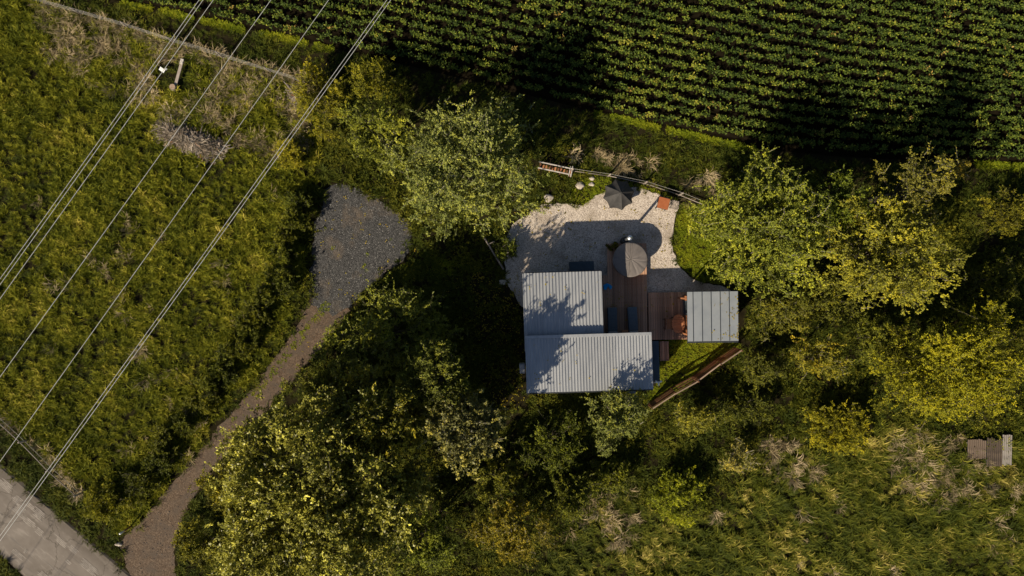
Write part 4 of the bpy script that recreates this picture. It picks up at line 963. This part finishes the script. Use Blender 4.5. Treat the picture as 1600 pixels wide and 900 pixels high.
def rock(label, px, py, s, seed, flat=.6):
    bm = bmesh.new(); bmesh.ops.create_icosphere(bm, subdivisions=3, radius=s); rr = np.random.default_rng(seed); ph = rr.uniform(0, 6, 6)
    for v in bm.verts:
        n = v.co / s; k = 1 + .14 * math.sin(3 * n.x + ph[0]) + .12 * math.sin(4 * n.y + ph[1]) + .08 * math.sin(7 * n.z + 5 * n.x + ph[2])
        v.co = Vector((v.co.x * k * 1.15, v.co.y * k * .9, v.co.z * k * flat))
    b = P(px, py, 0)
    tag(link('rock', mesh_from_bm('rock', bm, True), M['rock'], None, (b.x, b.y, s * flat * .55)), label, 'rock', 'rocks by the terrace')
rock('round pale boulder in the shade below the grey-green tree', 858, 310, .24, 1); rock('pale flat stone between the timber bay and the parasol', 906, 290, .24, 2, .4)
rock('small pale stone touching the fence line grass', 924.5, 279, .14, 3); rock('small pale stone just below its twin left of the parasol', 924, 288, .13, 4)
rock('pale stone at the left tip of the terrace gravel', 785, 441, .16, 5)

# timber frame with white top rails
b = P(867, 266, 0); t = empty('timber_bay', (b.x, b.y, 0), math.radians(-12), 'open timber bay with white top rails under the grey-green tree', 'timber bay')
for sy in (-1, 1): box('top_rail', (0, sy * .17, .62), (1.95, .06, .06), M['white_wood'], t, .006)
for sx in (-.90, -.30, .30, .90):
    for sy in (-1, 1): box('post', (sx, sy * .17, .29), (.07, .07, .58), M['fence_wood'], t, .004)
box('cross_rail', (.92, 0, .665), (.06, .62, .03), M['white_wood'], t, .004); box('cross_rail', (.80, 0, .665), (.05, .56, .03), M['white_wood'], t, .004)
for k in range(11): box('slat', (-.85 + k * .17, -.02, .30 + .02 * (k % 3)), (.10, .26, .03), M['cedar' if k % 3 else 'fence_wood'], t, .003)

# timber edging rail
a = P(757, 372, .35); b = P(787, 421, .35); t = empty('timber_rail', (a.x, a.y, 0), 0, 'dark timber rail on short posts at the left end of the terrace', 'rail')
d = b - a
tube('rail', [(0, 0, .38), (d.x * .5, d.y * .5, .40), (d.x, d.y, .37)], .055, M['grey_wood'], t, 8)
for u in (.04, .5, .96): tube('post', [(d.x * u, d.y * u, 0), (d.x * u, d.y * u, .36)], .045, M['grey_wood'], t, 7)
tube('brace', [(d.x * .2, d.y * .2, .38), (d.x * .2 + .35, d.y * .2 + .18, .34)], .03, M['grey_wood'], t, 7)

# ------------------------------------------------------------------ fences
def board_fence():
    h = 1.35
    line = [P(px, py, h) for px, py in ((1020, 638), (1056, 614), (1091, 595), (1126, 569), (1159, 547))]
    for q in line: q.z = 0
    a = line[0]
    root = empty('board_fence', a, 0, 'brown horizontal-board fence slanting across the yellow lawn', 'fence')
    for i, q in enumerate(line):
        p = q - a
        tube('post', [(p.x, p.y, 0), (p.x + R.uniform(-.03, .03), p.y - .03, h + R.uniform(.02, .12))], .05, M['fence_wood'], root, 7)
    for i in range(4):
        p = line[i] - a; d = line[i + 1] - line[i]; L = d.length; an = math.atan2(d.y, d.x); nrm = Vector((-d.y, d.x, 0)).normalized()
        me = box_me('board', (0, 0, 0), (L - .02, .022, .115), .003); me.materials.append(M['fence_wood'])
        for k in range(8):
            if i == 1 and k in (2, 5, 6): continue
            o = link('board', me, None, root); o.location = p + d * .5 + nrm * (.06 + R.uniform(-.012, .012)) + Vector((0, 0, .12 + k * .166)); o.rotation_euler = (R.uniform(-.05, .05), R.uniform(-.012, .012), an)
        c = link('cap_rail', box_me('cap_rail', (0, 0, 0), (L + .05 * (i % 2), .075, .05), .012), M['pale_wood'], root)
        c.location = p + d * .5 + nrm * R.uniform(-.02, .02) + Vector((0, 0, h + .03 + .012 * (i % 2))); c.rotation_euler = (0, R.uniform(-.01, .01), an + R.uniform(-.012, .012))
board_fence()

def wire_fence(label, pts, hts, name='wire_fence', rail=None, rail_mat='grey_wood', post_mat='grey_wood', wires=(.95, .6, .3), lean=.06, seed=1):
    rr = random.Random(seed)
    P0 = P(*pts[0], 0); root = empty(name, P0, 0, label, 'fence')
    W = [P(px, py, 0) - P0 for px, py in pts]
    tops = []
    for i, p in enumerate(W):
        h = hts * rr.uniform(.92, 1.1); q = p + Vector((rr.uniform(-lean, lean), rr.uniform(-lean, lean), h)); tops.append(q)
        tube('post', [p, p.lerp(q, .5), q], [.055, .05, .045], M[post_mat], root, 7)
    for wz in wires:
        cps = []
        for i in range(len(W)):
            cps.append(W[i].lerp(tops[i], wz))
            if i < len(W) - 1:
                m_ = (W[i].lerp(tops[i], wz) + W[i + 1].lerp(tops[i + 1], wz)) / 2; m_.z -= .02; cps.append(m_)
        tube('wire', cps, .007, M['wire'], root, 5)
    if rail:
        for i in range(len(W) - 1):
            a_ = W[i].lerp(tops[i], rail); b_ = W[i + 1].lerp(tops[i + 1], rail); dd = (b_ - a_)
            tube('rail', [a_ - dd * .01, (a_ + b_) / 2 + Vector((0, 0, rr.uniform(-.02, .02))), b_ + dd * .01], .024, M[rail_mat], root, 6)
def interp(pts, n):
    p = [Vector(q) for q in pts]; ls = [0]
    for i in range(len(p) - 1): ls.append(ls[-1] + (p[i + 1] - p[i]).length)
    out = []
    for k in range(n):
        s = ls[-1] * k / (n - 1)
        for i in range(len(p) - 1):
            if s <= ls[i + 1] + 1e-6: out.append(tuple(p[i].lerp(p[i + 1], (s - ls[i]) / (ls[i + 1] - ls[i])))); break
    return out
wire_fence('long post and wire fence between the paddock and the crop field', interp([(-20, -25), (70, 8), (165, 32), (262, 64), (350, 92), (430, 115), (500, 138)], 8), 1.05, wires=(.97, .66, .34))
wire_fence('low post and rail fence behind the parasol', interp([(893, 268), (975, 279), (1034, 295), (1112, 327)], 5), 1.1, rail=.25, wires=(.95,), seed=3)
wire_fence('roadside post and rail fence in the lower left corner', interp([(-40, 606), (35, 677), (85, 725), (133, 768)], 5), .95, rail=.85, wires=(.45,), seed=5)

# leaning pole at the track mouth
b = P(207, 821, 0); t = empty('marker_post', (b.x, b.y, 0), 0, 'white-topped marker post at the corner of road and track', 'post')
tube('shaft', [(0, 0, 0), (-.05, -.05, .75)], .045, M['fence_wood'], t); tube('white_band', [(-.05, -.05, .75), (-.08, -.08, 1.12)], .05, M['white'], t)
rock('white stone at the mouth of the track by the road', 186, 850, .15, 9)

# paddock debris
b = P(284, 116, 0); t = empty('fallen_plank', (b.x, b.y, .26), math.radians(71), 'grey weathered plank lying in the paddock grass', 'plank')
box('board', (0, 0, .06), (1.42, .17, .05), M['grey_wood'], t, .006, Matrix.Rotation(math.radians(-6), 3, 'Y')); box('pale_end', (.62, 0, .155), (.30, .175, .055), M['white_wood'], t, .006, Matrix.Rotation(math.radians(-6), 3, 'Y'))
b = P(258, 112, 0); t = empty('white_panel', (b.x, b.y, .30), math.radians(-35), 'crumpled white plastic panel in the paddock grass', 'panel')
box('sheet', (0, 0, .04), (.34, .20, .02), M['white'], t, .004, Matrix.Rotation(.15, 3, 'X')); box('flap', (.16, .16, .06), (.14, .10, .015), M['white'], t, .004, Matrix.Rotation(-.3, 3, 'X'))
b = P(274, 139, 0); bm = bmesh.new(); bm_tube(bm, [(0, 0, 0), (0, 0, .2), (.01, .02, .36), (.01, .02, .361)], [.24, .19, .18, .12], 12)
st = empty('tree_stump', (b.x, b.y, 0), 0, 'pale sawn stump at the end of the fallen plank', 'stump'); link('bole', mesh_from_bm('bole', bm), M['bark_pale'], st)
bm = bmesh.new(); bm_tube(bm, [(.01, .02, .362), (.01, .02, .375)], [.165, .16], 14); link('cut_face', mesh_from_bm('cut_face', bm), M['pale_wood'], st)

def brush_pile(label, corners, h, n, seed, ang):
    r = np.random.default_rng(seed)
    cs = [P(*c, 0) for c in corners]; ctr = sum(cs, Vector()) / 4
    root = empty('brush_pile', (ctr.x, ctr.y, 0), 0, label, 'brush pile')
    u, v = r.random(n), r.random(n); A_, B_, C_, D_ = [np.array(c - ctr) for c in cs]
    p = (A_[None] * (1 - u)[:, None] + B_[None] * u[:, None]) * (1 - v)[:, None] + (D_[None] * (1 - u)[:, None] + C_[None] * u[:, None]) * v[:, None]
    dome = np.sqrt(np.clip(np.sin(np.pi * np.clip(u, .04, .96)) * np.sin(np.pi * np.clip(v, .06, .94)), 0, 1))
    p[:, 2] = h * dome * r.uniform(.55, 1.05, n)
    a = r.normal(ang, .9, n); L = r.uniform(.25, .8, n)
    d = np.stack([np.cos(a), np.sin(a), r.normal(0, .18, n)], 1); sd = np.stack([-np.sin(a), np.cos(a), r.normal(0, .3, n)], 1)
    cv = r.normal(0, .18, n); w_ = r.uniform(.010, .028, n)
    V = []
    for t_ in (-.5, -.15, .2, .5):
        q = p + d * (L * t_)[:, None] + sd * (cv * L * (t_ * t_ * 4))[:, None]; q[:, 2] = np.maximum(q[:, 2], .02)
        V += [q + sd * w_[:, None], q - sd * w_[:, None]]
    V = np.stack(V, 1).reshape(-1, 3); o = np.arange(n)[:, None] * 8
    F = np.concatenate([o + np.array([[2 * i, 2 * i + 1, 2 * i + 3, 2 * i + 2]]) for i in range(3)], 0)
    tw = link('twigs', mesh_np('twigs', V, F, np.tile(np.clip(r.normal(.5, .22, n), 0, 1), 3), M['twig_dry']), None, root); tw['kind'] = 'stuff'
    bm = bmesh.new()
    for i in range(14):
        q = Vector(p[i]); dd = Vector(d[i]) * r.uniform(.5, .9); bm_tube(bm, [q - dd, q + Vector((0, 0, .05)), q + dd], [.03, .035, .02], 6)
    link('branches', mesh_from_bm('branches', bm), M['grey_wood'], root)
brush_pile('long flat heap of dry brushwood in the middle of the paddock', [(256, 186), (354, 226), (340, 254), (244, 216)], .60, 2600, 5, -.5)
brush_pile('small grey twig heap beside the end of the wire fence', [(452, 136), (484, 140), (480, 168), (452, 164)], .35, 700, 6, .4)

# rusty sheets at the right edge
for lb, (x0, y0, x1, y1), stops_ in (('rusty brown corrugated sheet, left of the three in the dry grass', (1510, 686, 1539, 716), [(.3, (.10, .072, .055)), (.7, (.21, .16, .125))]),
                                    ('dark brown corrugated sheet, middle of the three in the dry grass', (1540, 684, 1564, 728), [(.3, (.055, .042, .034)), (.7, (.125, .095, .075))]),
                                    ('pale grey corrugated sheet, right of the three in the dry grass', (1564, 679, 1579, 726), [(.3, (.20, .18, .165)), (.7, (.34, .31, .285))])):
    a = P(x0, y1, .22); b = P(x1, y0, .22); W_, L_ = b.x - a.x, b.y - a.y
    key = 'sheet_%d' % x0; M[key] = mat_noise(key, stops_, 3.0, .8, .2, stretch=(4, 1, 1))
    t = empty('corrugated_sheet', ((a.x + b.x) / 2, (a.y + b.y) / 2, .30), math.radians(-1.5), lb, 'metal sheet', 'old sheets in the dry grass')
    n = max(3, round(W_ / .115)); p_ = W_ / n
    me = corr_mesh('rib', p_, L_, p_, .05); me.materials.append(M[key])
    for i in range(n):
        o = link('rib', me, None, t); o.location = (-W_ / 2 + p_ * (i + .5), R.uniform(-.04, .04), R.uniform(0, .012)); o.scale = (.68, R.uniform(.90, 1.04), 1)
    box('backing', (0, 0, -.022), (W_ - .03, L_ * .9, .02), M['trim'], t, .002)
    box('batten', (0, L_ * .3, -.06), (W_, .06, .05), M['grey_wood'], t, .004); box('batten', (0, -L_ * .3, -.06), (W_, .06, .05), M['grey_wood'], t, .004)

# ------------------------------------------------------------------ power cables
WZ = 7.5
CAB = [((312, 0), (0, 437), 'outermost of the close pair at the left'), ((318, 0), (0, 446), 'inner one of the close pair at the left'), ((334, 0), (0, 468), 'single one just right of the left pair'),
       ((424, 0), (0, 590), 'single one in the middle of the paddock'), ((514, 0), (0, 722), 'single one just left of the right pair'), ((605, 0), (0, 838), 'inner one of the close pair at the right'), ((611, 0), (0, 846), 'outermost of the close pair at the right')]
for i, (p0, p1, lb) in enumerate(CAB):
    a = P(*p0, WZ); b = P(*p1, WZ); d = b - a; a2 = a - d * 3.2; b2 = b + d * 3.2; m_ = (a + b) / 2
    pts = []
    for k in range(25):
        u = k / 24; q = a2.lerp(b2, u); q.z += 1.6 * (2 * u - 1) ** 2; pts.append(q - m_)
    o = tube('power_cable', pts, .012, M['cable'], None, 6); o.location = m_
    tag(o, 'overhead power cable across the paddock, %s' % lb, 'cable', 'overhead power cables')

# ------------------------------------------------------------------ fallen leaves on roofs, deck and gravel
M['fallen'] = mat_leaf('fallen_leaf', [(0, (.05, .045, .012)), (.5, (.13, .11, .02)), (1, (.20, .14, .05))], 'inst', .7, .2, .1)
LP = []
def lscat(n, x0, x1, y0, y1, z, px=1.0):
    for _ in range(n):
        u = R.random() ** px; LP.append(tuple(P(x0 + (x1 - x0) * u, R.uniform(y0, y1), z)))
lscat(40, 1153, 1112, 457, 531, SZ + .022, 2.2); lscat(12, 822, 940, 432, 520, 2.63); lscat(16, 824, 1016, 530, 604, 3.0); lscat(24, 948, 1010, 440, 512, .306); lscat(14, 1016, 1066, 460, 526, .246)
lscat(60, 500, 640, 300, 470, .02); lscat(110, 795, 1050, 325, 420, .03); lscat(60, 300, 520, 500, 720, .012); lscat(700, 735, 818, 425, 640, .02); lscat(200, 640, 760, 390, 520, .02)
LP = np.array(LP); n = len(LP); sv_ = NR.uniform(.6, 1.3, n)
def leafpiece(name, seed):
    r = np.random.default_rng(seed); k = 2
    V, F = leaves(r.normal(0, .03, (k, 3)) * np.array([1, 1, .1]) + np.array([0, 0, .008]), unit(np.concatenate([r.normal(0, 1, (k, 2)), np.zeros((k, 1))], 1)), np.tile([[.1, .1, 1.0]], (k, 1)), np.full(k, .085), np.full(k, .05))
    return mesh_np(name, V, F, r.random(k), M['fallen'])
kk = ~inpoly(LP[:, 0] * SC + 800, 450 - LP[:, 1] * SC, BUILD) | (LP[:, 2] > .2); LP = LP[kk]; n = len(LP); sv_ = sv_[kk]
scatter('fallen_leaves', 'fallen yellow leaves lying on the roofs, deck and gravel', LP, np.stack([NR.normal(0, .1, n), NR.normal(0, .1, n), NR.uniform(0, 6.28, n)], 1), np.stack([sv_] * 3, 1), [leafpiece('leafpiece_%d' % i, i) for i in range(4)])
